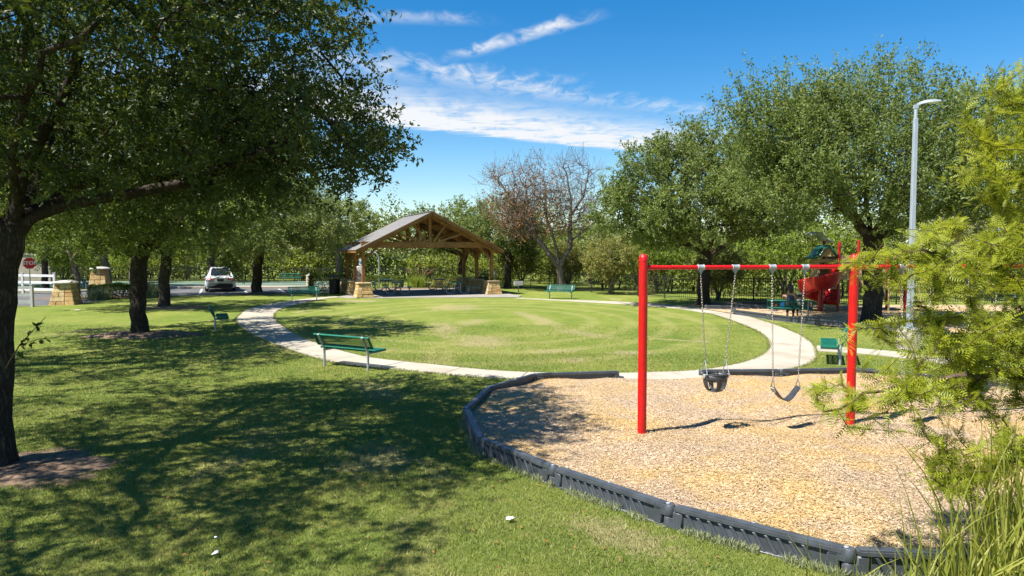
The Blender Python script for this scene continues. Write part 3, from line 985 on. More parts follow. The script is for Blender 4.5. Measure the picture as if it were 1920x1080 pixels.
# border round the climbing playground
PL = [((8.75, 31.7), (8.6, 30.5)), ]
PV = [(9.35, 29.25), (10.1, 27.1), (10.75, 25.6), (11.5, 24.2), (12.4, 23.0), (14.0, 22.0)]
PLAB = ['far edging timber beside the ring path with a grey end', 'far edging timber in front of the occupied bench', 'far edging timber right of the occupied bench',
        'far edging timber left of the second red swing post', 'far edging timber behind the second red swing post']
for i in range(5):
    timber(PV[i + 1], PV[i], PLAB[i], ribs=False)
PV2 = [(8.75, 31.6), (10.05, 31.9)]
timber((10.05, 31.2), (8.85, 31.6), 'far edging timber crossing the entry by the oak trunk', ribs=False)
timber((10.0, 33.0), (9.6, 34.4), 'far edging timber rising behind the oak trunk', ribs=False)
timber((10.0, 33.0), (11.4, 31.6), 'far edging timber slanting beyond the ring path', ribs=False)
timber((11.2, 33.9), (14.2, 34.2), 'far edging timber in front of the iron fence', ribs=False)

# ================================================================== SWING SET
SW = Vector((1.82, 9.60, 0)); SWA = math.atan2(0.51, 3.17); BAY = 3.21
swing = empty('swing_set', SW, SWA, 'red steel swing set with three posts and a long top beam', 'swing set')
for k in range(3):
    zb = float(hm(*(SW + Vector((math.cos(SWA), math.sin(SWA), 0)) * BAY * k)[:2])) - 0.15
    m = MB(); m.lathe([(0.062, zb), (0.062, 2.53)], 28, (BAY * k, 0, 0)); m.build('post', M['red'], swing, smooth=40)
    m = MB(); m.lathe([(0.0645, 2.525), (0.0645, 2.56), (0.059, 2.59), (0.045, 2.613), (0.022, 2.627), (0.004, 2.63)], 28, (BAY * k, 0, 0))
    m.build('post_cap', M['red'], swing, smooth=40)
for k in range(2):
    m = MB(); m.tube([(BAY * k + 0.05, 0, 2.44), (BAY * (k + 1) - 0.05, 0, 2.44)], 0.030, 18); m.build('beam', M['red'], swing, smooth=40)
    for x in (BAY * k + 0.13, BAY * (k + 1) - 0.13):
        m = MB(); m.tube([(x - 0.085, 0, 2.44), (x + 0.085, 0, 2.44)], 0.0345, 18); m.build('sleeve', M['red'], swing, smooth=40)
HANG = [0.84, 1.36, 1.92, 2.43, 3.99, 4.48, 5.10, 5.60]
for x in HANG:
    m = MB()
    m.tube([(x - 0.052, 0, 2.44), (x - 0.046, 0, 2.44), (x - 0.03, 0, 2.44), (x + 0.03, 0, 2.44), (x + 0.046, 0, 2.44), (x + 0.052, 0, 2.44)], [0.036, 0.043, 0.038, 0.038, 0.043, 0.036], 14)
    m.box((x, 0, 2.395), (0.05, 0.03, 0.05)); m.box((x, 0, 2.365), (0.024, 0.018, 0.04))
    m.build('hanger', M['galv'], swing, smooth=40)


def chain(p, q, parent, name='chain'):
    p, q = Vector(p), Vector(q)
    d = (q - p); n = int(d.length / 0.036); d.normalize()
    a = d.cross(Vector((0, 1, 0))).normalized(); b = d.cross(a)
    m = MB()
    for i in range(n):
        c = p + d * (0.036 * (i + 0.5)) * ((q - p).length / (n * 0.036))
        s = a if i % 2 else b
        pts = [c + d * 0.026 * math.cos(t) * (1.0 if abs(math.cos(t)) > 0.5 else 1.15) + s * 0.0105 * math.sin(t) for t in [2 * math.pi * k / 8 for k in range(8)]]
        m.tube(pts, 0.0038, 4, closed=True)
    return m.build(name, M['chain'], parent)


def belt_swing(x0, x1, label, half, ztop, zlow, dy=0.0):
    xm = (x0 + x1) / 2
    loc = SW + Matrix.Rotation(SWA, 3, 'Z') @ Vector((xm, 0, 0))
    t = empty('belt_swing', loc, SWA, label, 'swing', 'belt swings hanging from the red beam')
    n = 12; V = []; F = []
    for i in range(n + 1):
        u = -1 + 2 * i / n
        x = half * u * (1 - 0.06 * (1 - abs(u))); z = zlow + (ztop - zlow) * abs(u) ** 1.65
        wy = 0.075 - 0.012 * abs(u) ** 3
        for (yy, zz) in ((-wy, 0.0), (wy, 0.0), (wy, 0.012), (-wy, 0.012)):
            V.append((x, yy + dy, z + zz))
    for i in range(n):
        for j in range(4):
            F.append((i * 4 + j, i * 4 + (j + 1) % 4, (i + 1) * 4 + (j + 1) % 4, (i + 1) * 4 + j))
    F += [(3, 2, 1, 0), tuple(n * 4 + j for j in range(4))]
    m = MB(); m.add(V, F); seat = m.build('seat', M['rubber'], t, smooth=50)
    for s in (-1, 1):
        m = MB(); m.box((s * half * 0.95, dy, ztop - 0.035), (0.016, 0.10, 0.075), (0, s * R(28), 0)); m.build('seat_clamp', M['greyplastic'], seat, bevel=0.004)
        m = MB()
        m.tube([(s * half * 0.97, dy - 0.055, ztop - 0.005), (s * half * 0.98, dy - 0.02, ztop + 0.085), (s * half * 0.98, dy + 0.02, ztop + 0.085), (s * half * 0.97, dy + 0.055, ztop - 0.005)], 0.006, 6, closed=True)
        m.build('triangle_ring', M['chain'], t)
        chain((s * (x1 - x0) / 2, 0, 2.35), (s * half * 0.98, dy, ztop + 0.085), t)
    return t


belt_swing(HANG[2], HANG[3], 'black belt swing sagging on two rusty chains, second seat from the left', 0.20, 0.70, 0.50, 0.02)
belt_swing(HANG[4], HANG[5], 'black belt swing behind the feathery shrub just right of the second post', 0.20, 0.70, 0.50)
belt_swing(HANG[6], HANG[7], 'black belt swing hidden in the feathery shrub, farthest right', 0.20, 0.70, 0.50)


def bucket_swing():
    xm = (HANG[0] + HANG[1]) / 2 - 0.02
    loc = SW + Matrix.Rotation(SWA, 3, 'Z') @ Vector((xm, 0, 0))
    t = empty('bucket_swing', loc, SWA, 'black full bucket toddler swing with leg holes, leftmost seat', 'swing')
    n = 28
    # cup with leg openings: rim band, straps and a pan
    rx, ry = 0.165, 0.145

    def ell(z, k, j):
        tt = 2 * math.pi * j / n
        return (rx * k * math.cos(tt), ry * k * math.sin(tt), z)
    levels = [(0.925, 1.0), (0.88, 1.0), (0.83, 0.985), (0.78, 0.93), (0.73, 0.80), (0.695, 0.62), (0.68, 0.35)]
    V = [ell(z, k, j) for (z, k) in levels for j in range(n)]
    F = []
    for i in range(len(levels) - 1):
        for j in range(n):
            ang = (j + 0.5) / n * 360
            if i in (2, 3, 4):        # leg holes front and back, two each
                if any(abs((ang - c + 180) % 360 - 180) < wd for c, wd in ((270 - 38, 20), (270 + 38, 20), (90 - 38, 20), (90 + 38, 20))):
                    continue
            F.append((i * n + j, i * n + (j + 1) % n, (i + 1) * n + (j + 1) % n, (i + 1) * n + j))
    F.append(tuple((len(levels) - 1) * n + j for j in range(n)))
    me = bpy.data.meshes.new('bucket_seat'); me.from_pydata(V, [], F)
    me.shade_smooth()
    seat = link_obj('bucket_seat', me, M['rubber'], t)
    md = seat.modifiers.new('thick', 'SOLIDIFY'); md.thickness = 0.014; md.offset = 0
    m = MB(); m.tube([(rx * 1.01 * math.cos(2 * math.pi * j / n), ry * 1.01 * math.sin(2 * math.pi * j / n), 0.925) for j in range(n)], 0.012, 6, closed=True)
    m.build('rim', M['rubber'], seat, smooth=60)
    for s in (-1, 1):
        m = MB(); m.lathe([(0.034, 0), (0.034, 0.012), (0.02, 0.016)], 12)
        for i, p in enumerate(m.v): m.v[i] = (s * 0.17 + s * p[2], p[0] - 0.02, 0.90 + p[1])
        m.build('hanger_plate', M['greyplastic'], seat)
        top = (s * 0.155, 0, 1.13)
        m = MB()
        m.tube([(s * 0.165, -0.10, 0.93), top], 0.006, 6); m.tube([(s * 0.165, 0.10, 0.93), top], 0.006, 6)
        m.tube([(s * 0.165, -0.10, 0.93), (s * 0.165, -0.03, 0.93), (s * 0.165, 0.10, 0.93)], 0.006, 6)
        m.build('triangle_ring', M['galv'], t)
        chain((s * (HANG[1] - HANG[0]) / 2 + 0.02, 0, 2.35), top, t)
    return t


bucket_swing()


# ================================================================== BENCHES
def lattice(m, o, ex, ez, wu, hv, sp=0.042, bw=0.009):
    """diamond mesh of thin strips spanning o .. o+ex*wu+ez*hv"""
    o, ex, ez = Vector(o), Vector(ex), Vector(ez)
    nrm = ex.cross(ez).normalized()
    k = -hv
    while k < wu:
        for sg in (1, -1):
            u0, v0, u1, v1 = k, 0.0, k + hv, hv
            if u0 < 0: v0 = -u0; u0 = 0
            if u1 > wu: v1 = hv - (u1 - wu); u1 = wu
            if v1 - v0 > 0.01:
                if sg < 0: a_, b_ = (u0, hv - v0), (u1, hv - v1)
                else: a_, b_ = (u0, v0), (u1, v1)
                m.bar(o + ex * a_[0] + ez * a_[1], o + ex * b_[0] + ez * b_[1], bw, 0.004, nrm)
        k += sp


def make_bench(label):
    t = empty('park_bench', (0, 0, 0), 0, label, 'bench', 'green mesh park benches')
    hl = 0.83
    bk = Vector((0, -0.17, 0.30)).normalized()      # up along the backrest
    lo = Vector((0, -0.035, 0.515)); hi = lo + bk * 0.275
    m = MB()
    for p in (lo, hi):
        m.bar((-hl, p.y, p.z), (hl, p.y, p.z), 0.052, 0.030, bk)
    for x in (-hl + 0.016, hl - 0.016):
        m.bar((x, (lo + bk * 0.0155).y, (lo + bk * 0.0155).z), (x, (hi - bk * 0.0155).y, (hi - bk * 0.0155).z), 0.032, 0.050, (0, 1, 0.5))
    back = m.build('backrest', M['benchgreen'], t, bevel=0.006)
    m = MB(); lattice(m, (-hl + 0.03, lo.y, lo.z), (1, 0, 0), bk, 2 * hl - 0.06, 0.275); m.build('mesh_panel', M['benchgreen'], back)
    m = MB()
    for y in (0.05, 0.40):
        m.bar((-hl, y, 0.437), (hl, y, 0.437), 0.034, 0.052)
    for x in (-hl + 0.017, hl - 0.017):
        m.bar((x, 0.0675, 0.437), (x, 0.3825, 0.437), 0.034, 0.050)
    for y in (0.16, 0.28):
        m.bar((-hl + 0.035, y, 0.43), (hl - 0.035, y, 0.43), 0.03, 0.02)
    seat = m.build('seat', M['benchgreen'], t, bevel=0.006)
    m = MB(); lattice(m, (-hl + 0.03, 0.065, 0.456), (1, 0, 0), (0, 1, 0), 2 * hl - 0.06, 0.32, 0.036, 0.013); m.build('mesh_panel', M['benchgreen'], seat)
    for x in (-0.66, 0.66):
        m = MB(); m.tube([(x, -0.01, -0.05), (x, -0.01, 0.30), (x, -0.015, 0.42), (x, -0.06, 0.52), (x, -0.20, 0.765)], 0.029, 12)
        leg = m.build('leg', M['galv'], t, smooth=50)
        m = MB(); m.tube([(x, 0.0, 0.385), (x, 0.42, 0.385)], 0.024, 10); m.build('seat_arm', M['galv'], leg, smooth=50)
    return t


b0 = make_bench('green mesh bench seen from behind, nearest one on the near lawn beside the path')
BENCHES = [(-3.79, 15.73, -29.5, None),
           (-10.25, 23.85, -66, 'green mesh bench seen end-on beside the shaded bend of the path'),
           (-11.25, 37.5, 209, 'green mesh bench between the pavilion and the parked car, facing the lawn'),
           (-17.9, 56.0, 0, 'green mesh bench on the green court behind the parking kerb'),
           (2.75, 39.3, 157.7, 'green mesh bench facing the lawn under the bare tree'),
           (10.85, 27.0, -22, 'green mesh bench with two people sitting on it'),
           (7.95, 16.75, 66, 'green mesh bench seen end-on behind the second red swing post'),
           (-30.6, 49.6, -50, 'green bench behind the stone pillars on the far left')]
for i, (x, y, a, lb) in enumerate(BENCHES):
    o = b0 if i == 0 else copy_tree(b0)
    o.location = (x, y, 0.14 if i == 3 else 0.0); o.rotation_euler = (0, 0, R(a))
    if lb: o['label'] = lb

# ================================================================== PAVILION
def stone_block(name, corners_lo, corners_hi, z0, z1, mat, parent, rg):
    """one rough stone, its outer face bulged"""
    m = MB()
    a = [Vector((*p, z0)) for p in corners_lo]; b = [Vector((*p, z1)) for p in corners_hi]
    m.add(a + b, [(3, 2, 1, 0), (4, 5, 6, 7), (0, 1, 5, 4), (1, 2, 6, 5), (2, 3, 7, 6), (3, 0, 4, 7)])
    return m.build(name, mat, parent, bevel=0.012)


def pier(parent, x, y, wb, wt, h, rg, cap=None, courses=4, capr=False, z0=0.035):
    p = empty('stone_pier', (x, y, z0))
    p.parent = parent
    m = MB(); cw = lambda z: (wb + (wt - wb) * z / h) / 2
    e = 0.045
    m.add([(-cw(0) + e, -cw(0) + e, 0), (cw(0) - e, -cw(0) + e, 0), (cw(0) - e, cw(0) - e, 0), (-cw(0) + e, cw(0) - e, 0),
           (-cw(h) + e, -cw(h) + e, h), (cw(h) - e, -cw(h) + e, h), (cw(h) - e, cw(h) - e, h), (-cw(h) + e, cw(h) - e, h)],
          [(3, 2, 1, 0), (4, 5, 6, 7), (0, 1, 5, 4), (1, 2, 6, 5), (2, 3, 7, 6), (3, 0, 4, 7)])
    m.build('core', M['mortar'], p)
    for c in range(courses):
        za, zb = h * c / courses + 0.008, h * (c + 1) / courses - 0.008
        for face in range(4):
            cuts = [0.0] + sorted(rg.sample([0.28, 0.36, 0.5, 0.62, 0.7], 1 if (c + face) % 2 else 2)) + [1.0]
            if len(cuts) == 4 and cuts[2] - cuts[1] < 0.2: cuts = [0.0, 0.33, 0.68, 1.0]
            for k in range(len(cuts) - 1):
                out = rg.uniform(0.0, 0.022)
                q = []
                for zz in (za, zb):
                    hw = cw(zz)
                    u0 = -hw + 2 * hw * cuts[k] + 0.008; u1 = -hw + 2 * hw * cuts[k + 1] - 0.008
                    q.append([(u0, -hw - out), (u1, -hw - out), (u1, -hw + 0.07), (u0, -hw + 0.07)])
                rot = lambda pt: (pt[0] * math.cos(face * math.pi / 2) - pt[1] * math.sin(face * math.pi / 2), pt[0] * math.sin(face * math.pi / 2) + pt[1] * math.cos(face * math.pi / 2))
                stone_block('stone', [rot(v) for v in q[0]], [rot(v) for v in q[1]], za, zb, rg.choice(M['stone']), p, rg)
    if capr:
        m = MB()
        n = 8
        hw = wt / 2 + 0.07
        pr = [(hw * 0.96, h), (hw, h + 0.03), (hw, h + 0.09), (hw * 0.8, h + 0.15), (hw * 0.4, h + 0.19), (0.02, h + 0.20)]
        V = []
        for (r, z) in pr:
            for j in range(4):
                for s in (0, 1):
                    an = math.pi / 4 + j * math.pi / 2 + (s - 0.5) * 0.5
                    V.append((r * 1.36 * math.cos(an), r * 1.36 * math.sin(an), z))
        F = []
        for i in range(len(pr) - 1):
            for j in range(n): F.append((i * n + j, i * n + (j + 1) % n, (i + 1) * n + (j + 1) % n, (i + 1) * n + j))
        F.append(tuple((len(pr) - 1) * n + j for j in range(n))); F.append(tuple(range(n - 1, -1, -1)))
        m.add(V, F); m.build('cap', M['capgrey'], p, smooth=40)
    else:
        m = MB(); m.box((0, 0, h + 0.045), (wt + 0.11, wt + 0.11, 0.09)); m.build('cap', M['stonecap'], p, bevel=0.018)
    return p


PAV = empty('picnic_pavilion', (-4.92, 41.55, 0), R(23), 'timber picnic pavilion with grey shingle gable roof on stone piers', 'pavilion')
HW = 3.975; ROWS = (0.0, 2.7, 5.3)
rs = random.Random(8)
RZ = 5.0; SL = 0.503


def rz_(x): return RZ - SL * abs(x)


for y in ROWS:
    for s in (-1, 1):
        pier(PAV, s * HW, y, 1.02, 0.70, 0.76, rs)
        m = MB(); m.bar((s * HW, y, 0.88), (s * HW, y, 2.90), 0.19, 0.19, (0, 1, 0)); m.build('post', M['wood'], PAV, bevel=0.01)
        m = MB(); m.bar((s * (HW - 0.06), y, 2.20), (s * (HW - 0.82), y, 2.92), 0.12, 0.13, (0, 1, 0)); m.build('knee_brace', M['wood'], PAV, bevel=0.006)
    m = MB(); m.bar((-HW - 0.12, y, 3.08), (HW + 0.12, y, 3.08), 0.15, 0.34); m.build('bottom_chord', M['wood'], PAV, bevel=0.01)
    for s in (-1, 1):
        m = MB(); m.bar((s * 4.36, y, rz_(4.36) - 0.16), (s * 0.02, y, rz_(0.02) - 0.16), 0.13, 0.26); m.build('rafter', M['wood'], PAV, bevel=0.008)
        for (xa, xb, yo) in ((0.20, 0.95, 0.0), (0.46, 1.95, -0.002)):
            m = MB(); m.bar((s * xa, y - 0.02 + yo, 3.24), (s * xb, y - 0.02 + yo, rz_(xb) - 0.30), 0.12, 0.13, (0, 1, 0)); m.build('strut', M['wood'], PAV, bevel=0.006)
    m = MB(); m.bar((0, y - 0.005, 2.93), (0, y - 0.005, 4.80), 0.17, 0.20, (0, 1, 0)); m.build('king_post', M['wood'], PAV, bevel=0.008)
    m = MB(); m.prism([(-0.42, -0.0), (0.42, 0.0), (0.28, 0.30), (-0.28, 0.30)], 0, 0.03)
    for i, p in enumerate(m.v): m.v[i] = (p[0], y - 0.11 + p[2], 2.93 + p[1])
    m.build('gusset', M['wood'], PAV)
for s in (-1, 1):
    m = MB(); m.bar((s * HW, -0.4, 2.86), (s * HW, 5.7, 2.86), 0.13, 0.16); m.build('eave_beam', M['wood'], PAV)
    for ya, yb in ((0.06, 0.75), (2.64, 1.95), (2.76, 3.45), (5.24, 4.55)):
        m = MB(); m.bar((s * HW, ya, 2.15), (s * HW, yb, 2.80), 0.11, 0.12, (1, 0, 0)); m.build('knee_brace', M['wood'], PAV)
    # decking, shingles, barge boards, fascia
    x1, x0 = s * 4.48, s * 0.0
    y0, y1 = -0.62, 5.92
    m = MB()
    nb = 14
    for k in range(nb):
        ya = y0 + 0.04; yb = y1 - 0.04
        xa = 4.44 * k / nb + 0.006; xb = 4.44 * (k + 1) / nb - 0.006
        m.add([(s * xa, ya, rz_(xa) - 0.03), (s * xb, ya, rz_(xb) - 0.03), (s * xb, yb, rz_(xb) - 0.03), (s * xa, yb, rz_(xa) - 0.03),
               (s * xa, ya, rz_(xa) + 0.0), (s * xb, ya, rz_(xb) + 0.0), (s * xb, yb, rz_(xb) + 0.0), (s * xa, yb, rz_(xa) + 0.0)],
              [(0, 1, 2, 3), (7, 6, 5, 4), (0, 4, 5, 1), (1, 5, 6, 2), (2, 6, 7, 3), (3, 7, 4, 0)])
    m.build('roof_boarding', M['wooddark'], PAV)
    roof = MB()
    nc = 33
    V = []
    for k in range(nc):            # shingle courses, each lapped over the one below
        xa = 4.54 * k / nc; xb = 4.54 * (k + 1) / nc
        for (x, dz_) in ((xa, 0.022), (xb, 0.034)):
            V.append((s * x, y0 - 0.03, rz_(x) + dz_)); V.append((s * x, y1 + 0.03, rz_(x) + dz_))
    Fr = []
    for k in range(2 * nc - 1):
        Fr.append((2 * k, 2 * k + 1, 2 * k + 3, 2 * k + 2))
    roof.add(V, Fr)
    ro = roof.build('shingle_roof', M['shingle'], PAV)
    for yy in (y0, y1):
        m = MB(); m.bar((s * 4.50, yy, rz_(4.50) - 0.085), (0, yy, rz_(0) - 0.085), 0.05, 0.20); m.build('barge_board', M['wood'], PAV, bevel=0.005)
        m = MB(); m.bar((s * 4.53, yy - 0.035 if yy < 0 else yy + 0.035, rz_(4.53) + 0.0), (0, yy - 0.035 if yy < 0 else yy + 0.035, rz_(0) + 0.0), 0.03, 0.065); m.build('trim_board', M['wooddark'], PAV)
    m = MB(); m.bar((s * 4.48, y0 + 0.03, rz_(4.48) - 0.07), (s * 4.48, y1 - 0.03, rz_(4.48) - 0.07), 0.04, 0.15); m.build('fascia', M['wood'], PAV)
    for k in range(1, 4):
        xx = 4.0 * k / 4
        m = MB(); m.bar((s * xx, y0 + 0.05, rz_(xx) - 0.10), (s * xx, y1 - 0.05, rz_(xx) - 0.10), 0.09, 0.12); m.build('purlin', M['wooddark'], PAV)
m = MB(); m.bar((0, -0.64, RZ + 0.028), (0, 5.94, RZ + 0.028), 0.26, 0.03); m.build('ridge_cap', M['shingle'], PAV, bevel=0.01)
m = MB(); m.bar((0, -0.5, 4.86), (0, 5.8, 4.86), 0.11, 0.2); m.build('ridge_beam', M['wood'], PAV)


# ================================================================== PICNIC TABLES
def make_table(label):
    t = empty('picnic_table', (0, 0, 0), 0, label, 'picnic table', 'picnic tables under the pavilion')
    m = MB(); m.box((0, 0, 0.745), (1.83, 0.76, 0.045)); m.build('table_top', M['tablegreen'], t, bevel=0.015)
    for s in (-1, 1):
        m = MB(); m.box((0, s * 0.70, 0.445), (1.83, 0.26, 0.04)); m.build('seat', M['tablegreen'], t, bevel=0.012)
    for x in (-0.58, 0.58):
        for s in (-1, 1):
            pts = [(x, s * 0.17, 0.72), (x, s * 0.17, 0.30)]
            for k in range(1, 6):
                an = k / 5 * math.pi / 2
                pts.append((x, s * (0.17 + 0.2 * (1 - math.cos(an))), 0.30 - 0.272 * math.sin(an)))
            pts.append((x, s * 0.50, 0.028))
            for k in range(1, 6):
                an = k / 5 * math.pi / 2
                pts.append((x, s * (0.50 + 0.2 * math.sin(an)), 0.028 + 0.2 * (1 - math.cos(an))))
            pts.append((x, s * 0.70, 0.425))
            m = MB(); m.tube(pts, 0.027, 8); m.build('leg', M['galv'], t, smooth=50)
        m = MB(); m.tube([(x, -0.17, 0.40), (x, 0.17, 0.40)], 0.02, 8); m.build('cross_bar', M['galv'], t, smooth=50)
    m = MB(); m.tube([(-0.58, 0, 0.40), (0, 0, 0.70), (0.58, 0, 0.40)], 0.014, 6); m.build('brace', M['galv'], t)
    return t


t0 = make_table('picnic table at the front left of the pavilion, beside the stone pier')
TB = [(-7.05, 42.75, None), (-3.45, 43.2, 'picnic table at the front right of the pavilion with pale curved legs'),
      (-8.45, 46.3, 'picnic table at the back left of the pavilion in deep shade'), (-5.0, 47.4, 'picnic table at the back right of the pavilion in deep shade')]
for i, (x, y, lb) in enumerate(TB):
    o = t0 if i == 0 else copy_tree(t0)
    o.location = (x, y, 0.035); o.rotation_euler = (0, 0, R(100))
    if lb: o['label'] = lb


# ================================================================== STREET FURNITURE
def trash(x, y, label, z=0):
    t = empty('litter_bin', (x, y, z), 0, label, 'litter bin', 'black litter bins beside the pavilion')
    m = MB(); m.lathe([(0.27, 0.04), (0.30, 0.9)], 20); m.build('liner', M['blackplastic'], t, smooth=40)
    sl = MB(); sl.bar((0.31, 0, 0.05), (0.345, 0, 0.96), 0.012, 0.05, (0, 1, 0)); sm = sl.mesh('slat'); sm.materials.append(M['blackplastic'])
    for k in range(22):
        o = link_obj('slat', sm, None, t); o.rotation_euler = (0, 0, 2 * math.pi * k / 22)
    for z0, r in ((0.12, 0.322), (0.88, 0.352)):
        m = MB(); m.tube([(r * math.cos(2 * math.pi * j / 24), r * math.sin(2 * math.pi * j / 24), z0) for j in range(24)], 0.012, 6, closed=True); m.build('hoop', M['blackplastic'], t, smooth=50)
    m = MB(); m.lathe([(0.40, 1.10), (0.41, 1.12), (0.40, 1.15), (0.30, 1.18), (0.05, 1.195)], 24); m.build('lid', M['blackplastic'], t, smooth=40)
    for k in range(3):
        an = k * 2.09; m = MB(); m.tube([(0.33 * math.cos(an), 0.33 * math.sin(an), 0.93), (0.33 * math.cos(an), 0.33 * math.sin(an), 1.12)], 0.012, 6); m.build('lid_strut', M['blackplastic'], t)


trash(-11.15, 43.5, 'black slatted litter bin left of the pavilion by the hedge')
trash(-1.95, 47.4, 'black slatted litter bin behind the right-hand stone pier')


def grill(x, y):
    t = empty('pedestal_grill', (x, y, 0), R(10), 'grey pedestal grill box on a post right of the pavilion', 'grill')
    m = MB(); m.tube([(0, 0, -0.05), (0, 0, 0.46)], 0.035, 10); m.build('post', M['galv'], t, smooth=40)
    m = MB(); m.box((0, 0, 0.47), (0.56, 0.40, 0.03)); m.box((-0.27, 0, 0.60), (0.02, 0.40, 0.25)); m.box((0.27, 0, 0.60), (0.02, 0.40, 0.25)); m.box((0, 0.19, 0.60), (0.52, 0.02, 0.25)); m.box((0, -0.19, 0.60), (0.52, 0.02, 0.23))
    m.build('fire_box', M['greyplastic'], t, bevel=0.004)
    m = MB()
    for k in range(9): m.bar((-0.25, -0.16 + 0.04 * k, 0.70), (0.25, -0.16 + 0.04 * k, 0.70), 0.012, 0.012)
    m.build('grate', M['black'], t)


grill(0.42, 45.4)

# crook-necked pole behind the pavilion
t = empty('crook_pole', (-9.75, 50.9, 0), 0, 'grey steel pole with a bent-over top behind the pavilion', 'pole')
pts = [(0, 0, -0.1), (0, 0, 2.0)] + [(-0.42 * (1 - math.cos(k / 7 * math.pi / 2)), 0, 2.0 + 0.62 * math.sin(k / 7 * math.pi / 2)) for k in range(1, 8)] + [(-0.85, 0, 2.60)]
m = MB(); m.tube(pts, 0.045, 12); m.build('shaft', M['galv'], t, smooth=50)
m = MB(); m.lathe([(0.10, 0), (0.10, 0.02), (0.05, 0.03)], 12); m.build('foot_plate', M['galv'], t)

# painted cabinet with a small sign on top
t = empty('painted_cabinet', (-10.55, 47.9, 0), R(15), 'white cabinet painted with pink and green fruit behind the left stone pier', 'cabinet')
m = MB(); m.prism([(-0.38, 0), (0.38, 0), (0.38, 1.05), (0.12, 1.32), (-0.12, 1.32), (-0.38, 1.05)], -0.25, 0.25)
for i, p in enumerate(m.v): m.v[i] = (p[0], p[2], p[1] + 0.35)
body = m.build('housing', M['white'], t, bevel=0.01)
for x in (-0.3, 0.3):
    for y in (-0.18, 0.18):
        m = MB(); m.box((x, y, 0.17), (0.06, 0.06, 0.36)); m.build('leg', M['galv'], t)
m = MB(); m.box((-0.345, -0.252, 0.85), (0.06, 0.006, 0.95)); m.build('pink_band', M['pink'], body)
rc = random.Random(3)
for k in range(16):
    x, z = rc.uniform(-0.25, 0.32), rc.uniform(0.45, 1.3); r = rc.uniform(0.03, 0.055)
    m = MB(); m.prism([(r * math.cos(a), r * 1.3 * math.sin(a)) for a in [2 * math.pi * j / 9 for j in range(9)]], 0, 0.004 + 0.0002 * k)
    for i, p in enumerate(m.v): m.v[i] = (x + p[0], -0.2505 - p[2], z + p[1])
    m.build('painted_fruit', M['pink'] if k % 2 else M['printgreen'], body)
m = MB(); m.box((0.12, 0, 1.95), (0.28, 0.02, 0.44)); sg = m.build('sign_plate', M['white'], t)
m = MB(); m.box((0.14, -0.012, 1.90), (0.16, 0.004, 0.16)); m.build('sign_print', M['blue'], sg)
m = MB(); m.tube([(0.12, 0, 1.6), (0.12, 0, 1.75)], 0.015, 6); m.build('sign_stem', M['galv'], t)

# small posts with boxes near right pier
t = empty('utility_box', (-1.15, 45.6, 0), 0, 'small white box on a slim post behind the right front pier', 'utility box')
m = MB(); m.tube([(0, 0, -0.05), (0, 0, 1.35)], 0.02, 8); m.build('post', M['galv'], t)
m = MB(); m.box((-0.08, -0.03, 1.25), (0.2, 0.08, 0.22)); m.build('box', M['white'], t, bevel=0.01)

# slim metal bollard behind the kerb
t = empty('kerb_bin', (-14.9, 50.9, 0.13), 0, 'small beige bin behind the parking kerb beside the tree trunk', 'bin')
m = MB(); m.lathe([(0.20, 0), (0.22, 0.02), (0.22, 0.72), (0.24, 0.74), (0.24, 0.80), (0.16, 0.83)], 14); m.build('drum', M['beige'], t, smooth=40)
m = MB(); m.lathe([(0.12, 0.83), (0.12, 0.88), (0.03, 0.92)], 12); m.build('lid', M['galv'], t, smooth=40)


# street light
def streetlight(x, y):
    t = empty('street_light', (x, y, 0), R(-2), 'tall grey square street light with one flat lamp head', 'street light')
    m = MB(); m.lathe([(0.30, -0.1), (0.30, 0.52), (0.27, 0.56)], 22); m.build('footing', M['kerb'], t, smooth=40)
    m = MB(); m.box((0, 0, 0.575), (0.30, 0.30, 0.03)); m.build('base_plate', M['steel'], t)
    m = MB()
    m.add([(-.065, -.065, .59), (.065, -.065, .59), (.065, .065, .59), (-.065, .065, .59), (-.05, -.05, 6.25), (.05, -.05, 6.25), (.05, .05, 6.25), (-.05, .05, 6.25)],
          [(3, 2, 1, 0), (4, 5, 6, 7), (0, 1, 5, 4), (1, 2, 6, 5), (2, 3, 7, 6), (3, 0, 4, 7)])
    m.build('pole', M['steel'], t, bevel=0.008)
    m = MB(); m.lathe([(0.045, 6.2), (0.05, 6.58)], 12); m.box((0, 0, 6.56), (0.10, 0.10, 0.10)); arm = m.build('bracket', M['steel'], t, smooth=40)
    m = MB()
    prof = [(0.02, 6.60, 0.05, 0.05), (0.12, 6.66, 0.06, 0.07), (0.25, 6.685, 0.12, 0.075), (0.45, 6.70, 0.15, 0.06), (0.60, 6.695, 0.13, 0.04), (0.64, 6.69, 0.08, 0.02)]
    V = []; F = []
    for (xx, zz, hw, th) in prof:
        V += [(xx, -hw, zz - th / 2), (xx, hw, zz - th / 2), (xx, hw * 0.8, zz + th / 2), (xx, -hw * 0.8, zz + th / 2)]
    for i in range(len(prof) - 1):
        for j in range(4): F.append((i * 4 + j, i * 4 + (j + 1) % 4, (i + 1) * 4 + (j + 1) % 4, (i + 1) * 4 + j))
    F += [(3, 2, 1, 0), tuple(len(prof) * 4 - 4 + j for j in range(4))]
    m.add(V, F); hd = m.build('lamp_head', M['steel'], t, smooth=35)
    m = MB(); m.box((0.42, 0, 6.665), (0.28, 0.2, 0.012)); m.build('lens', M['white'], hd)


streetlight(10.88, 18.9)

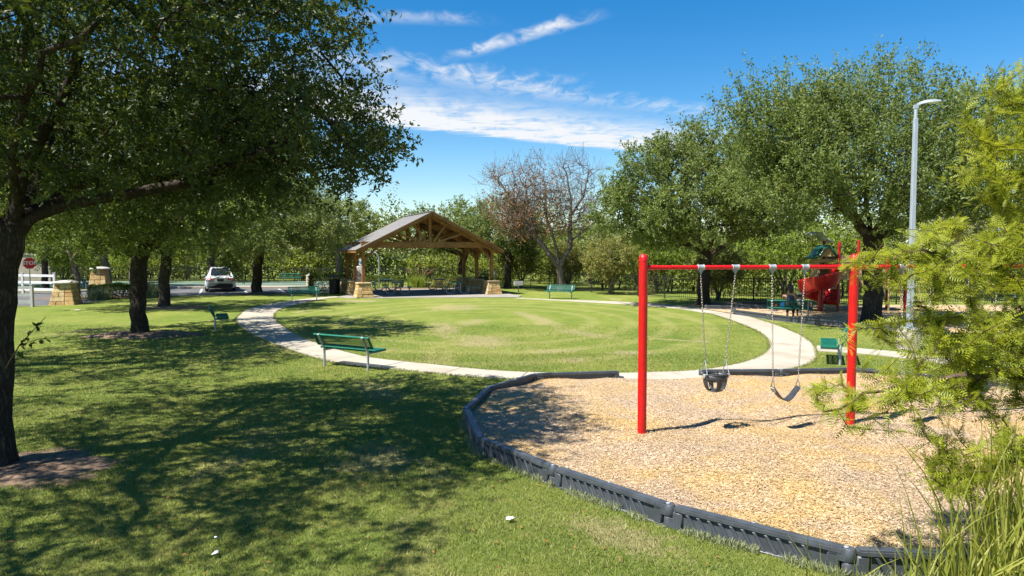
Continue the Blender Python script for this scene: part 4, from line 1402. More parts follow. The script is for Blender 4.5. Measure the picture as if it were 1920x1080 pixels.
# stop sign
t = empty('stop_sign', (-26.4, 37.95, 0), R(38), 'red octagonal STOP sign on a steel post at the drive', 'road sign')
m = MB(); m.bar((0, 0.03, -0.1), (0, 0.03, 2.35), 0.05, 0.05, (0, 1, 0)); m.build('post', M['galv'], t)
oc = lambda r: [(r * math.cos(R(22.5 + 45 * k)), r * math.sin(R(22.5 + 45 * k))) for k in range(8)]


def upright(mb, y, z):
    for i, p in enumerate(mb.v): mb.v[i] = (p[0], y - p[2], z + p[1])


m = MB(); m.prism(oc(0.34), 0, 0.006); upright(m, -0.002, 2.03); pl = m.build('sign_plate', M['white'], t)
m = MB(); m.prism(oc(0.315), 0, 0.003); upright(m, -0.0105, 2.03); m.build('sign_face', M['signred'], pl)
fc = bpy.data.curves.new('stop_text', 'FONT'); fc.body = 'STOP'; fc.size = 0.27; fc.align_x = 'CENTER'; fc.align_y = 'CENTER'; fc.extrude = 0.001; fc.offset = 0.006
fo = bpy.data.objects.new('stop_text', fc); col.objects.link(fo)
bpy.context.view_layer.update()
lm = bpy.data.meshes.new_from_object(fo.evaluated_get(bpy.context.evaluated_depsgraph_get()))
bpy.data.objects.remove(fo)
lt = link_obj('lettering', lm, M['white'], pl); lt.rotation_euler = (R(90), 0, 0); lt.location = (0, -0.0165, 2.03)
if len(lm.materials) and lm.materials[0] is None: lm.materials[0] = M['white']


# ranch rail fences
def rail_fence(name, pts, hts, mat, label, rails=3, pw=0.13):
    t = empty(name, (*pts[0], 0), 0, label, 'fence')
    o0 = Vector((*pts[0], 0))
    for i, p in enumerate(pts):
        q = Vector((*p, 0)) - o0
        m = MB(); m.box((q.x, q.y, hts / 2 - 0.03), (pw, pw, hts + 0.1)); m.build('post', mat, t, bevel=0.008)
        m = MB(); m.box((q.x, q.y, hts + 0.035), (pw + 0.03, pw + 0.03, 0.03)); m.build('post_cap', mat, t)
        if i:
            r0 = Vector((*pts[i - 1], 0)) - o0
            for k in range(rails):
                z = hts * (0.25 + 0.66 * k / (rails - 1)) - 0.02
                m = MB(); m.bar((r0.x, r0.y, z), (q.x, q.y, z), 0.045, 0.14); m.build('rail', mat, t)


rail_fence('rail_fence', [(-28.4, 43.0), (-31.0, 43.9), (-33.6, 44.8), (-36.2, 45.7)], 1.3, M['whitefence'], 'white three rail vinyl fence across the drive behind the stop sign')
rail_fence('rail_fence', [(-23.1, 33.3), (-25.4, 33.0), (-27.7, 32.7), (-30.0, 32.4)], 1.05, M['greyfence'], 'grey shaded rail fence at the lawn edge behind the big trunk')


# entrance pillars
def pillar(x, y, label, h):
    t = empty('stone_pillar', (x, y, 0), R(12), label, 'stone pillar', 'tapered stone pillars at the drive')
    pier(t, 0, 0, 1.15, 0.72, h, rs, courses=5, capr=True, z0=-0.02)


pillar(-22.5, 34.9, 'tapered stone pillar with grey cap in the shade, nearer of the two at the drive', 1.05)
pillar(-25.8, 43.4, 'sunlit golden stone pillar with pale cap behind the low hedge', 1.55)


# iron picket fence
def picket_fence(pts, label, ht=1.3, base=0.0):
    t = empty('picket_fence', (*pts[0], base), 0, label, 'fence')
    o0 = Vector((*pts[0], 0))
    for i in range(len(pts) - 1):
        a = Vector((*pts[i], 0)) - o0; b = Vector((*pts[i + 1], 0)) - o0
        L_ = (b - a).length; npn = max(1, round(L_ / 2.4))
        for k in range(npn):
            p, q = a.lerp(b, k / npn), a.lerp(b, (k + 1) / npn)
            m = MB(); m.box((p.x, p.y, ht / 2), (0.06, 0.06, ht + 0.12)); m.box((p.x, p.y, ht + 0.07), (0.075, 0.075, 0.02)); m.build('post', M['black'], t)
            for z in (0.14, ht - 0.20, ht - 0.04):
                m = MB(); m.bar((p.x, p.y, z), (q.x, q.y, z), 0.03, 0.032); m.build('rail', M['black'], t)
            m = MB(); npk = 20
            for j in range(1, npk):
                c = p.lerp(q, j / npk); m.box((c.x, c.y, ht / 2 + 0.03), (0.017, 0.017, ht - 0.06))
            pk = m.build('pickets', M['black'], t); pk['kind'] = 'stuff'


picket_fence([(-46, 59.3), (-28, 60.2), (-12, 60.0), (-4, 57.6), (1.4, 51.9), (5.2, 45.2), (8.7, 39.4), (12.6, 36.1), (17, 34.9), (22, 35.3), (30, 36.0)],
             'black iron picket fence running along the edge of the woods')

# beige wall far left
t = empty('garden_wall', (-41, 56.0, 0), R(8), 'beige stucco wall beyond the drive on the far left', 'wall')
m = MB(); m.box((0, 0, 1.2), (7.0, 0.3, 2.4)); m.build('wall_body', M['beige'], t)
m = MB(); m.box((0, 0, 2.45), (7.1, 0.42, 0.1)); m.build('coping', M['capgrey'], t, bevel=0.02)

# blue shade canopy far right
t = empty('shade_canopy', (27.7, 41.0, 0), R(5), 'blue pyramid shade canopy on posts far right', 'canopy')
for x in (-1.2, 1.2):
    for y in (-1.2, 1.2):
        m = MB(); m.tube([(x, y, -0.1), (x, y, 3.78)], 0.05, 10); m.build('post', M['steel'], t)
m = MB(); V = []
F = []
for i in range(9):
    for j in range(9):
        u, v = -1 + i / 4, -1 + j / 4
        r = max(abs(u), abs(v))
        V.append((u * 1.3, v * 1.3, 3.76 + 0.6 * (1 - r) ** 1.25 + 0.06 * (abs(u * v))))
for i in range(8):
    for j in range(8): F.append((i * 9 + j, (i + 1) * 9 + j, (i + 1) * 9 + j + 1, i * 9 + j + 1))
m.add(V, F); cn = m.build('canopy_fabric', M['canopyblue'], t, smooth=60)
md = cn.modifiers.new('thick', 'SOLIDIFY'); md.thickness = 0.02

# ================================================================== CAR
def make_car(x, y, rz):
    t = empty('parked_car', (x, y, 0.004), rz, 'white hatchback parked nose-in at the kerb, seen from behind', 'car')
    st = [(0.0, 0.78, 0.40, 0.93), (0.06, 0.86, 0.30, 0.985), (0.25, 0.93, 0.24, 1.02), (0.9, 0.96, 0.20, 1.03), (2.4, 0.96, 0.20, 0.99), (3.6, 0.95, 0.20, 0.91), (4.3, 0.90, 0.24, 0.78), (4.44, 0.80, 0.30, 0.68), (4.75, 0.62, 0.38, 0.60)]
    V = []; F = []
    for (yy, hw, zb, belt) in st:
        half = [(hw * 0.90, zb), (hw * 0.985, zb + 0.14), (hw, 0.60), (hw * 0.985, belt - 0.10), (hw * 0.92, belt - 0.02), (hw * 0.80, belt), (0.3, belt + 0.02)]
        V += [(-a, yy, b) for a, b in half] + [(a, yy, b) for a, b in reversed(half)]
    k = 14
    for i in range(len(st) - 1):
        for j in range(k): F.append((i * k + j, i * k + (j + 1) % k, (i + 1) * k + (j + 1) % k, (i + 1) * k + j))
    F += [tuple(range(k - 1, -1, -1)), tuple((len(st) - 1) * k + j for j in range(k))]
    m = MB(); m.add(V, F); body = m.build('body', M['carwhite'], t, smooth=35)
    # cabin
    cs = [(0.16, 0.80, 1.00, 0.78, 1.01), (0.55, 0.83, 1.0, 0.70, 1.27), (1.05, 0.85, 1.0, 0.63, 1.48), (1.7, 0.86, 0.98, 0.60, 1.60), (2.5, 0.86, 0.96, 0.60, 1.61), (3.0, 0.85, 0.94, 0.61, 1.47), (3.75, 0.80, 0.88, 0.72, 0.92)]
    V = []; F = []
    for (yy, hb, zb, ht, zt) in cs:
        V += [(-hb, yy, zb), (-ht, yy, zt - 0.015), (-ht * 0.8, yy, zt + 0.005), (ht * 0.8, yy, zt + 0.005), (ht, yy, zt - 0.015), (hb, yy, zb)]
    for i in range(len(cs) - 1):
        for j in range(5): F.append((i * 6 + j, i * 6 + j + 1, (i + 1) * 6 + j + 1, (i + 1) * 6 + j))
    F += [(5, 4, 3, 2, 1, 0), tuple(len(cs) * 6 - 6 + j for j in range(6))]
    m = MB(); m.add(V, F); cab = m.build('cabin', M['carwhite'], t, smooth=35)
    m = MB(); m.add([(-0.60, 0.27, 1.095), (0.60, 0.27, 1.095), (0.60, 0.30, 1.125), (0.535, 0.98, 1.475), (-0.535, 0.98, 1.475), (-0.60, 0.30, 1.125)], [(0, 1, 2, 3, 4, 5)])
    m.v = [(a, b - 0.04, c + 0.03) for a, b, c in m.v]
    m.build('rear_window', M['carglass'], cab)
    m = MB(); m.add([(-0.50, 1.12, 1.535), (0.50, 1.12, 1.535), (0.49, 2.55, 1.625), (-0.49, 2.55, 1.625)], [(0, 1, 2, 3)]); m.build('glass_roof', M['carglass'], cab)
    for s in (-1, 1):
        m = MB(); m.add([(s * 0.865, 0.95, 1.06), (s * 0.875, 3.1, 1.02), (s * 0.675, 2.75, 1.50), (s * 0.64, 1.6, 1.56), (s * 0.70, 1.05, 1.40)], [(0, 1, 2, 3, 4)]); m.build('side_window', M['carglass'], cab)
        m = MB(); m.add([(s * 0.93, 0.20, 0.88), (s * 0.45, -0.012, 0.885), (s * 0.45, -0.016, 0.815), (s * 0.70, -0.004, 0.775), (s * 0.90, 0.06, 0.79), (s * 0.945, 0.22, 0.83)], [(0, 1, 2, 3, 4, 5)])
        m.v = [(a * 1.003, b - 0.012, c) for a, b, c in m.v]
        tl = m.build('tail_light', M['taillight'], t)
        md = tl.modifiers.new('thick', 'SOLIDIFY'); md.thickness = 0.03
        m = MB(); m.add([(s * 0.93, 2.9, 0.98), (s * 1.02, 2.93, 1.0), (s * 1.10, 2.90, 0.98), (s * 1.11, 2.88, 1.09), (s * 1.0, 2.88, 1.13), (s * 0.95, 2.9, 1.06), (s * 1.0, 3.05, 1.05)], [(0, 1, 2, 3, 4, 5), (0, 6, 1), (1, 6, 2), (2, 6, 3), (3, 6, 4), (4, 6, 5), (5, 6, 0)])
        m.build('wing_mirror', M['carwhite'], t, smooth=60)
        for yy in (0.92, 3.80):
            m = MB(); m.lathe([(0.25, -0.11), (0.325, -0.10), (0.345, -0.05), (0.345, 0.05), (0.325, 0.10), (0.25, 0.11)], 24)
            m.v = [(s * 0.84 + c, yy + a, 0.345 + b) for a, b, c in m.v]
            wh = m.build('wheel', M['tyre'], t, smooth=40)
            m = MB(); m.lathe([(0.24, 0.0), (0.235, 0.015), (0.06, 0.025), (0.02, 0.03)], 20)
            m.v = [(s * (0.945 + c), yy + a, 0.345 + b) for a, b, c in m.v]
            m.build('rim', M['greyplastic'], wh, smooth=40)
    m = MB(); m.add([(-0.66, -0.008, 0.56), (0.66, -0.008, 0.56), (0.80, 0.06, 0.50), (0.74, 0.03, 0.34), (0.60, 0.02, 0.28), (-0.60, 0.02, 0.28), (-0.74, 0.03, 0.34), (-0.80, 0.06, 0.50)], [(0, 1, 2, 3, 4, 5, 6, 7)])
    m.v = [(a, b - 0.03, c) for a, b, c in m.v]
    df = m.build('diffuser', M['tyre'], t); md = df.modifiers.new('thick', 'SOLIDIFY'); md.thickness = 0.10; md.offset = -1
    m = MB(); m.box((0, -0.016, 0.79), (0.40, 0.02, 0.16)); m.build('plate_recess', M['carglass'], t)
    m = MB(); m.box((0, -0.030, 0.775), (0.31, 0.01, 0.13)); m.build('number_plate', M['tyre'], t)
    for s in (-1, 1):
        m = MB(); m.box((s * 0.55, -0.045, 0.555), (0.18, 0.01, 0.022)); m.build('reflector', M['taillight'], t)
    m = MB(); m.box((0, 0.20, 1.045), (1.36, 0.16, 0.022), (R(8), 0, 0)); m.build('spoiler', M['carwhite'], t, bevel=0.008)


make_car(-19.15, 45.5, R(23))

# ================================================================== PLAY STRUCTURE
ps = empty('play_structure', (14.6, 31.2, 0.05), R(0), 'climbing frame with red spiral slide, green roof and tan panels', 'play structure')
for (x, y, h) in ((-0.95, -0.75, 1.62), (-0.25, -0.75, 3.0), (-0.25, 0.75, 3.3), (1.35, -0.75, 2.5), (1.35, 0.75, 3.1), (2.7, -0.75, 2.35), (2.7, 0.75, 2.35)):
    m = MB(); m.lathe([(0.06, -0.2), (0.06, h), (0.045, h + 0.04), (0.01, h + 0.055)], 14, (x, y, 0)); m.build('post', M['darkred'], ps, smooth=40)
m = MB(); m.box((0.55, 0, 1.40), (1.62, 1.5, 0.06)); m.build('deck', M['tan'], ps)
m = MB(); m.box((2.05, 0, 1.0), (1.25, 1.5, 0.06)); m.build('deck', M['tan'], ps)


def panel(x0, x1, z0, z1, y, slots, name='wall_panel', th=0.05):
    m = MB(); w_ = (x1 - x0)
    m.box(((x0 + x1) / 2, y, z0 + (z1 - z0) * 0.12), (w_, th, (z1 - z0) * 0.24)); m.box(((x0 + x1) / 2, y, z1 - (z1 - z0) * 0.09), (w_, th, (z1 - z0) * 0.18))
    zc, hh = (z0 + (z1 - z0) * 0.24 + z1 - (z1 - z0) * 0.18) / 2, (z1 - z0) * 0.58
    n = slots + 1; bw = w_ / (n + slots * 0.6)
    for k in range(n): m.box((x0 + bw * (k * 1.6 + 0.5), y, zc), (bw, th, hh))
    m.build(name, M['tan'], ps)


panel(-0.2, 1.3, 1.43, 2.45, -0.72, 4)
panel(-0.2, 1.3, 1.43, 2.45, 0.72, 4)
panel(1.40, 2.65, 1.03, 1.75, 0.72, 3)
# slide entry hood with green gable roof
m = MB()
for x in (-0.95, -0.3):
    m.box((x, 0.0, 1.85), (0.10, 0.75, 0.85))
m.box((-0.62, 0.38, 1.85), (0.60, 0.05, 0.85)); m.box((-0.62, -0.38, 2.20), (0.60, 0.05, 0.15))
m.build('slide_hood', M['tan'], ps, bevel=0.01)
for s in (-1, 1):
    m = MB(); pts = [(0.0, 2.92), (0.22, 2.70), (0.40, 2.45), (0.62, 2.34)]
    V = []
    for (dx, zz) in pts: V += [(-0.62 + s * dx, -0.58, zz), (-0.62 + s * dx, 0.55, zz)]
    m.add(V, [(2 * k, 2 * k + 1, 2 * k + 3, 2 * k + 2) for k in range(3)])
    o = m.build('gable_roof', M['roofgreen'], ps, smooth=60); md = o.modifiers.new('thick', 'SOLIDIFY'); md.thickness = 0.07
m = MB(); m.add([(-1.0, -0.50, 2.40), (-0.24, -0.50, 2.40), (-0.62, -0.50, 2.84), (-1.0, -0.46, 2.40), (-0.24, -0.46, 2.40), (-0.62, -0.46, 2.84)], [(0, 1, 2), (5, 4, 3), (0, 3, 4, 1), (1, 4, 5, 2), (2, 5, 3, 0)])
m.build('gable_front', M['tan'], ps)
# second, faded roof
m = MB(); V = []
rr = [(-1.02, 3.42), (-0.75, 3.52), (-0.45, 3.45), (-0.30, 3.22), (-0.02, 3.10)]
for (xx, zz) in rr: V += [(xx, 0.3, zz), (xx, 1.1, zz)]
m.add(V, [(2 * k, 2 * k + 1, 2 * k + 3, 2 * k + 2) for k in range(4)])
o = m.build('curved_roof', M['roofpale'], ps, smooth=60); md = o.modifiers.new('thick', 'SOLIDIFY'); md.thickness = 0.10
m = MB(); m.tube([(-0.80, 0.7, 0.0), (-0.80, 0.7, 3.42)], 0.03, 8); m.build('roof_pole', M['tan'], ps)
# spiral slide
cxs, cys = -1.12, -0.85
path_s = []
for k in range(29):
    f = k / 28.0
    an = R(35 - 345 * f)
    path_s.append(Vector((cxs + 0.55 * math.cos(an), cys + 0.55 * math.sin(an), 1.42 - 1.12 * f)))
for dx in (0.15, 0.32, 0.5, 0.66):
    path_s.append(Vector((path_s[28].x + dx * 0.8, path_s[28].y - dx * 0.6, 0.30 - 0.04 * dx)))
V = []; F = []; n = 13
for i, p in enumerate(path_s):
    d = (path_s[min(i + 1, len(path_s) - 1)] - path_s[max(i - 1, 0)]); d.z = 0; d.normalize()
    sd = Vector((-d.y, d.x, 0))
    wall = 1.0
    for j in range(n):
        a_ = math.pi * (j / (n - 1))
        u = -math.cos(a_); v = -math.sin(a_)
        hgt = 0.42 if u > 0 else 0.20
        out = 0.36
        z = 0.0 if abs(u) < 0.55 else hgt * ((abs(u) - 0.55) / 0.45) ** 1.4
        if u > 0.55: z *= 1.55
        V.append(p + sd * (u * out) + Vector((0, 0, z)))
for i in range(len(path_s) - 1):
    for j in range(n - 1): F.append((i * n + j, i * n + j + 1, (i + 1) * n + j + 1, (i + 1) * n + j))
m = MB(); m.add(V, F); sl = m.build('spiral_slide', M['slide'], ps, smooth=70); md = sl.modifiers.new('thick', 'SOLIDIFY'); md.thickness = 0.045
m = MB(); m.lathe([(0.07, -0.1), (0.07, 1.3)], 12, (cxs, cys, 0)); m.build('slide_post', M['slide'], sl, smooth=40)
# steps and curved handrails on the right
for k in range(4):
    m = MB(); m.box((2.95 + 0.28 * k, -0.2, 0.80 - 0.22 * k), (0.30, 0.9, 0.06)); m.build('step', M['wooddark'], ps)
for y in (-0.68, 0.28):
    m = MB(); m.tube([(2.5, y, 1.0), (2.5, y, 1.75), (2.65, y, 1.95), (2.9, y, 1.9), (3.3, y, 1.45), (3.9, y, 0.85), (4.0, y, 0.5), (4.0, y, -0.1)], 0.04, 8); m.build('handrail', M['tan'], ps, smooth=50)
m = MB(); m.tube([(1.9, -0.9, 0.0), (1.9, -0.9, 1.7), (2.1, -0.9, 1.85), (2.3, -0.9, 1.7), (2.5, -0.9, 0)], 0.04, 8); m.build('climbing_arch', M['tan'], ps, smooth=50)
m = MB(); m.box((0.1, 0.6, 0.7), (0.5, 0.06, 1.3)); m.build('play_panel', M['tan'], ps)

# ================================================================== PEOPLE
def skin_mesh(name, nodes, edges, radii, mat, parent, root=0, sub=1):
    me = bpy.data.meshes.new(name)
    me.from_pydata(nodes, edges, [])
    o = link_obj(name, me, mat, parent)
    o.modifiers.new('skin', 'SKIN')
    if not me.skin_vertices: return o
    for i, r in enumerate(radii):
        me.skin_vertices[0].data[i].radius = r if isinstance(r, tuple) else (r, r)
    me.skin_vertices[0].data[root].use_root = True
    s = o.modifiers.new('sub', 'SUBSURF'); s.levels = sub; s.render_levels = sub
    return o


def hand(nodes, edges, radii, wrist_i, d, spread):
    """palm and five fingers growing from the wrist along d"""
    w0 = Vector(nodes[wrist_i]); d = Vector(d).normalized(); sp = Vector(spread).normalized()
    nodes.append(tuple(w0 + d * 0.06)); radii.append((0.034, 0.018)); pi_ = len(nodes) - 1; edges.append((wrist_i, pi_))
    for k, (off, ln) in enumerate(((-0.028, 0.055), (-0.010, 0.07), (0.010, 0.066), (0.028, 0.05))):
        a_ = w0 + d * 0.09 + sp * off; b_ = a_ + d * ln * 0.5 + Vector((0, 0, -0.006)); c_ = b_ + d * ln * 0.5 + Vector((0, 0, -0.018))
        i0 = len(nodes)
        nodes += [tuple(a_), tuple(b_), tuple(c_)]; radii += [0.010, 0.009, 0.007]; edges += [(pi_, i0), (i0, i0 + 1), (i0 + 1, i0 + 2)]
    a_ = w0 + d * 0.03 + sp * -0.04; b_ = a_ + d * 0.04 + sp * -0.014
    i0 = len(nodes); nodes += [tuple(a_), tuple(b_)]; radii += [0.011, 0.009]; edges += [(pi_, i0), (i0, i0 + 1)]


def seated(x, sc, label, top, bottoms, hair_style, arms_up, skin='skin', shoe='darkcloth'):
    bx, by, ba = 10.85, 27.0, R(-22)
    loc = Vector((bx, by, 0)) + Matrix.Rotation(ba, 3, 'Z') @ Vector((x, 0.0, 0))
    p = empty('person', loc, ba, label, 'person')
    sz = 0.46
    q = lambda X, Y, Z: (X * sc, 0.20 + Y * sc, sz + Z * sc)
    N = [q(0, 0, 0.10), q(0, -0.03, 0.26), q(0, -0.05, 0.42), q(0, -0.02, 0.53), q(0, 0.0, 0.62), q(0, 0.015, 0.71), q(0, 0.01, 0.80)]
    Rr = [(0.16, 0.115), (0.135, 0.095), (0.165, 0.105), 0.055, 0.052, (0.078, 0.095), (0.062, 0.075)]
    E = [(0, 1), (1, 2), (2, 3), (3, 4), (4, 5), (5, 6)]
    for s in (-1, 1):
        i = len(N)
        if arms_up:
            N += [q(s * 0.17, -0.04, 0.47), q(s * 0.30, 0.08, 0.44), q(s * 0.13, 0.22, 0.56)]
        else:
            N += [q(s * 0.16, -0.04, 0.46), q(s * 0.22, 0.02, 0.22), q(s * 0.14, 0.24, 0.16)]
        Rr += [0.055, 0.043, 0.030]; E += [(2, i), (i, i + 1), (i + 1, i + 2)]
        hand(N, E, Rr, i + 2, (-s * 0.5, 0.6, 0.3) if arms_up else (0, 1, -0.1), (1, 0, 0.2))
        i = len(N)
        N += [q(s * 0.09, 0.04, 0.08), q(s * 0.11, 0.42, 0.10), q(s * 0.11, 0.40, -0.36), q(s * 0.11, 0.56, -0.415)]
        Rr += [0.085, 0.065, 0.042, 0.035]; E += [(0, i), (i, i + 1), (i + 1, i + 2), (i + 2, i + 3)]
    Rr = [tuple(c * sc for c in r) if isinstance(r, tuple) else r * sc for r in Rr]
    body = skin_mesh('body', N, E, Rr, M[skin], p, sub=2)
    # clothes
    Nt = [N[0], N[1], N[2], q(0, -0.03, 0.47)] + [q(s * 0.15, -0.04, 0.455) for s in (-1, 1)]
    skin_mesh('top', Nt, [(0, 1), (1, 2), (2, 3), (2, 4), (2, 5)], [tuple(c * sc for c in r) for r in ((0.175, 0.13), (0.15, 0.11), (0.18, 0.12), (0.10, 0.08), (0.062, 0.062), (0.062, 0.062))], M[top], p, sub=2)
    Nb = [q(0, 0, 0.10)]; Eb = []; Rb = [(0.175, 0.13)]
    for s in (-1, 1):
        i = len(Nb); Nb += [q(s * 0.09, 0.06, 0.085), q(s * 0.11, 0.42, 0.105), q(s * 0.11, 0.40, -0.25)]; Eb += [(0, i), (i, i + 1), (i + 1, i + 2)]; Rb += [0.098, 0.078, 0.058]
    skin_mesh('trousers', Nb, Eb, [tuple(c * sc for c in r) if isinstance(r, tuple) else r * sc for r in Rb], M[bottoms], p, sub=2)
    for s in (-1, 1):
        m = MB(); a_ = q(s * 0.11, 0.47, -0.425)
        m.box(a_, (0.085 * sc, 0.24 * sc, 0.07 * sc)); m.build('shoe', M[shoe], p, smooth=60, bevel=0.02 * sc, seg=2)
    # face
    fx, fy, fz = q(0, 0.10, 0.71)
    m = MB(); m.lathe([(0.014 * sc, -0.03 * sc), (0.017 * sc, -0.015 * sc), (0.006 * sc, 0.03 * sc)], 8, (fx, fy + 0.01 * sc, fz)); m.build('nose', M[skin], p, smooth=60)
    for s in (-1, 1):
        m = MB(); m.lathe([(0.004, -0.012 * sc), (0.013 * sc, 0), (0.004, 0.012 * sc)], 8, (fx + s * 0.032 * sc, fy - 0.012 * sc, fz + 0.02 * sc)); m.build('eye', M['darkcloth'], p, smooth=60)
        m = MB(); m.lathe([(0.008, -0.03 * sc), (0.018 * sc, 0), (0.008, 0.03 * sc)], 8, (fx + s * 0.082 * sc, fy - 0.095 * sc, fz)); m.build('ear', M[skin], p, smooth=60)
    m = MB(); m.box((fx, fy - 0.012 * sc, fz - 0.055 * sc), (0.05 * sc, 0.015 * sc, 0.012 * sc)); m.build('mouth', M['redplastic'], p)
    # hair or cap
    c = q(0, 0.0, 0.745)
    if hair_style == 'up':
        m = MB(); m.lathe([(0.055 * sc, -0.16 * sc), (0.085 * sc, -0.12 * sc), (0.098 * sc, -0.02 * sc), (0.095 * sc, 0.05 * sc), (0.088 * sc, 0.12 * sc), (0.07 * sc, 0.17 * sc), (0.02 * sc, 0.19 * sc)], 16, (c[0], c[1] - 0.022 * sc, c[2]))
        m.build('hair', M['hair'], p, smooth=60)
    else:
        m = MB(); m.lathe([(0.105 * sc, -0.01 * sc), (0.108 * sc, 0.03 * sc), (0.09 * sc, 0.075 * sc), (0.05 * sc, 0.105 * sc), (0.01, 0.112 * sc)], 16, (c[0], c[1] - 0.005, c[2]))
        m.box((c[0], c[1] + 0.14 * sc, c[2] + 0.005), (0.15 * sc, 0.12 * sc, 0.012)); m.build('cap', M['cream'], p, smooth=50)
        m = MB(); m.lathe([(0.06 * sc, -0.13 * sc), (0.09 * sc, -0.08 * sc), (0.095 * sc, 0.0)], 14, (c[0], c[1] - 0.022 * sc, c[2])); m.build('hair', M['hair'], p, smooth=60)
    return p


seated(0.02, 1.0, 'person with dark upswept hair and dark top sitting on the bench, back to camera', 'navy', 'darkcloth', 'up', True, shoe='redplastic')
seated(0.36, 0.72, 'small child in a cream cap sitting on the bench by the adult', 'cream', 'darkcloth', 'cap', False)


def on_bench(x, y, z):
    return Vector((10.85, 27.0, z)) + Matrix.Rotation(R(-22), 3, 'Z') @ Vector((x, y, 0))


p = on_bench(-0.5, 0.22, 0.464)
m = MB(); m.lathe([(0.03, 0), (0.042, 0.12), (0.038, 0.12)], 12, p); o = m.build('cup', M['redplastic'], smooth=40)
tag(o, 'red cup standing on the bench seat left of the adult', 'cup')
p = on_bench(0.72, 0.22, 0.464)
m = MB(); m.lathe([(0.035, 0), (0.037, 0.02), (0.037, 0.17), (0.018, 0.20), (0.018, 0.23)], 12, p); o = m.build('bottle', M['redplastic'], smooth=40)
tag(o, 'red drink bottle standing on the right end of the bench', 'bottle')
p = on_bench(-0.26, 0.22, 0.462)
m = MB(); m.box((p.x, p.y, p.z + 0.09), (0.17, 0.16, 0.18), (0, 0, R(-22))); m.box((p.x, p.y, p.z + 0.2), (0.12, 0.02, 0.03), (0, 0, R(-22))); o = m.build('bag', M['blue'], smooth=50, bevel=0.03, seg=2)
tag(o, 'small blue bag on the bench beside the adult', 'bag')

# ================================================================== TREES
def resample(pts, step, rg, jit):
    pts = [np.array(p, float) for p in pts]
    out = [pts[0]]
    for a_, b_ in zip(pts[:-1], pts[1:]):
        n = max(1, int(np.linalg.norm(b_ - a_) / step))
        for k in range(1, n + 1):
            q = a_ + (b_ - a_) * k / n
            out.append(q + (rg.normal(0, jit, 3) if k < n else rg.normal(0, jit * 0.5, 3)))
    return out


def sample_env(env, n, rg, shell=0.5):
    """points in a union of ellipsoids (cx,cy,cz,rx,ry,rz[,weight]), fuller near the surface"""
    wts = np.array([(e[6] if len(e) > 6 else e[3] * e[4] * e[5] ** 0.9) for e in env]); wts = wts / wts.sum()
    idx = rg.choice(len(env), n, p=wts)
    v = unit(rg.normal(0, 1, (n, 3)))
    r = (shell ** 3 + (1 - shell ** 3) * rg.random(n)) ** (1 / 3)
    c = np.array([e[:3] for e in env])[idx]; rad = np.array([e[3:6] for e in env])[idx]
    return c + v * rad * r[:, None], v


def grow(rg, trunk, limbs, env, n, step=0.4, jit=0.03, zmin=None, shell=0.45, sag=0.0):
    pos = resample(trunk, step * 0.6, rg, jit * 0.6); par = [-1] + list(range(len(pos) - 1))
    trunk_n = len(pos)
    for lb in limbs:
        pts = resample(lb, step * 0.7, rg, jit)
        d = [np.linalg.norm(q - pts[0]) for q in pos]; i = int(np.argmin(d))
        for q in pts[1:]:
            pos.append(q); par.append(i); i = len(pos) - 1
    if zmin is None: zmin = trunk[-1][2] * 0.8
    T, vo = sample_env(env, n, rg, shell)
    A = np.array(pos)
    base = A[A[:, 2] >= zmin] if (A[:, 2] >= zmin).any() else A
    dmin = np.array([np.min(np.linalg.norm(base - q, axis=1)) for q in T])
    order = np.argsort(dmin)
    cap = len(pos) + n * 14
    buf = np.zeros((cap, 3)); buf[:len(pos)] = A; cnt = len(pos)
    okm = np.zeros(cap, bool); okm[:cnt] = A[:, 2] >= zmin
    tips = []
    for ti in order:
        q = T[ti]
        d = np.linalg.norm(buf[:cnt] - q, axis=1) + np.where(okm[:cnt], 0, 50)
        d += np.maximum(0, buf[:cnt, 2] - q[2]) * 0.25
        i = int(np.argmin(d)); p0 = buf[i].copy(); dist = np.linalg.norm(q - p0)
        k = int(np.clip(dist / step, 1, 12))
        pd = p0 - buf[par[i]] if par[i] >= 0 else np.array([0, 0, 1.0])
        pd = pd / max(1e-6, np.linalg.norm(pd))
        ctrl = p0 + pd * dist * 0.3 + (q - p0) * 0.3 + np.array([0, 0, dist * (0.08 + sag)])
        for s in range(1, k + 1):
            f = s / k
            z = (1 - f) ** 2 * p0 + 2 * f * (1 - f) * ctrl + f * f * q
            if s < k: z = z + rg.normal(0, jit, 3)
            buf[cnt] = z; par.append(i); okm[cnt] = True; i = cnt; cnt += 1
        tips.append(i)
    return buf[:cnt].copy(), np.array(par), np.array(tips), trunk_n


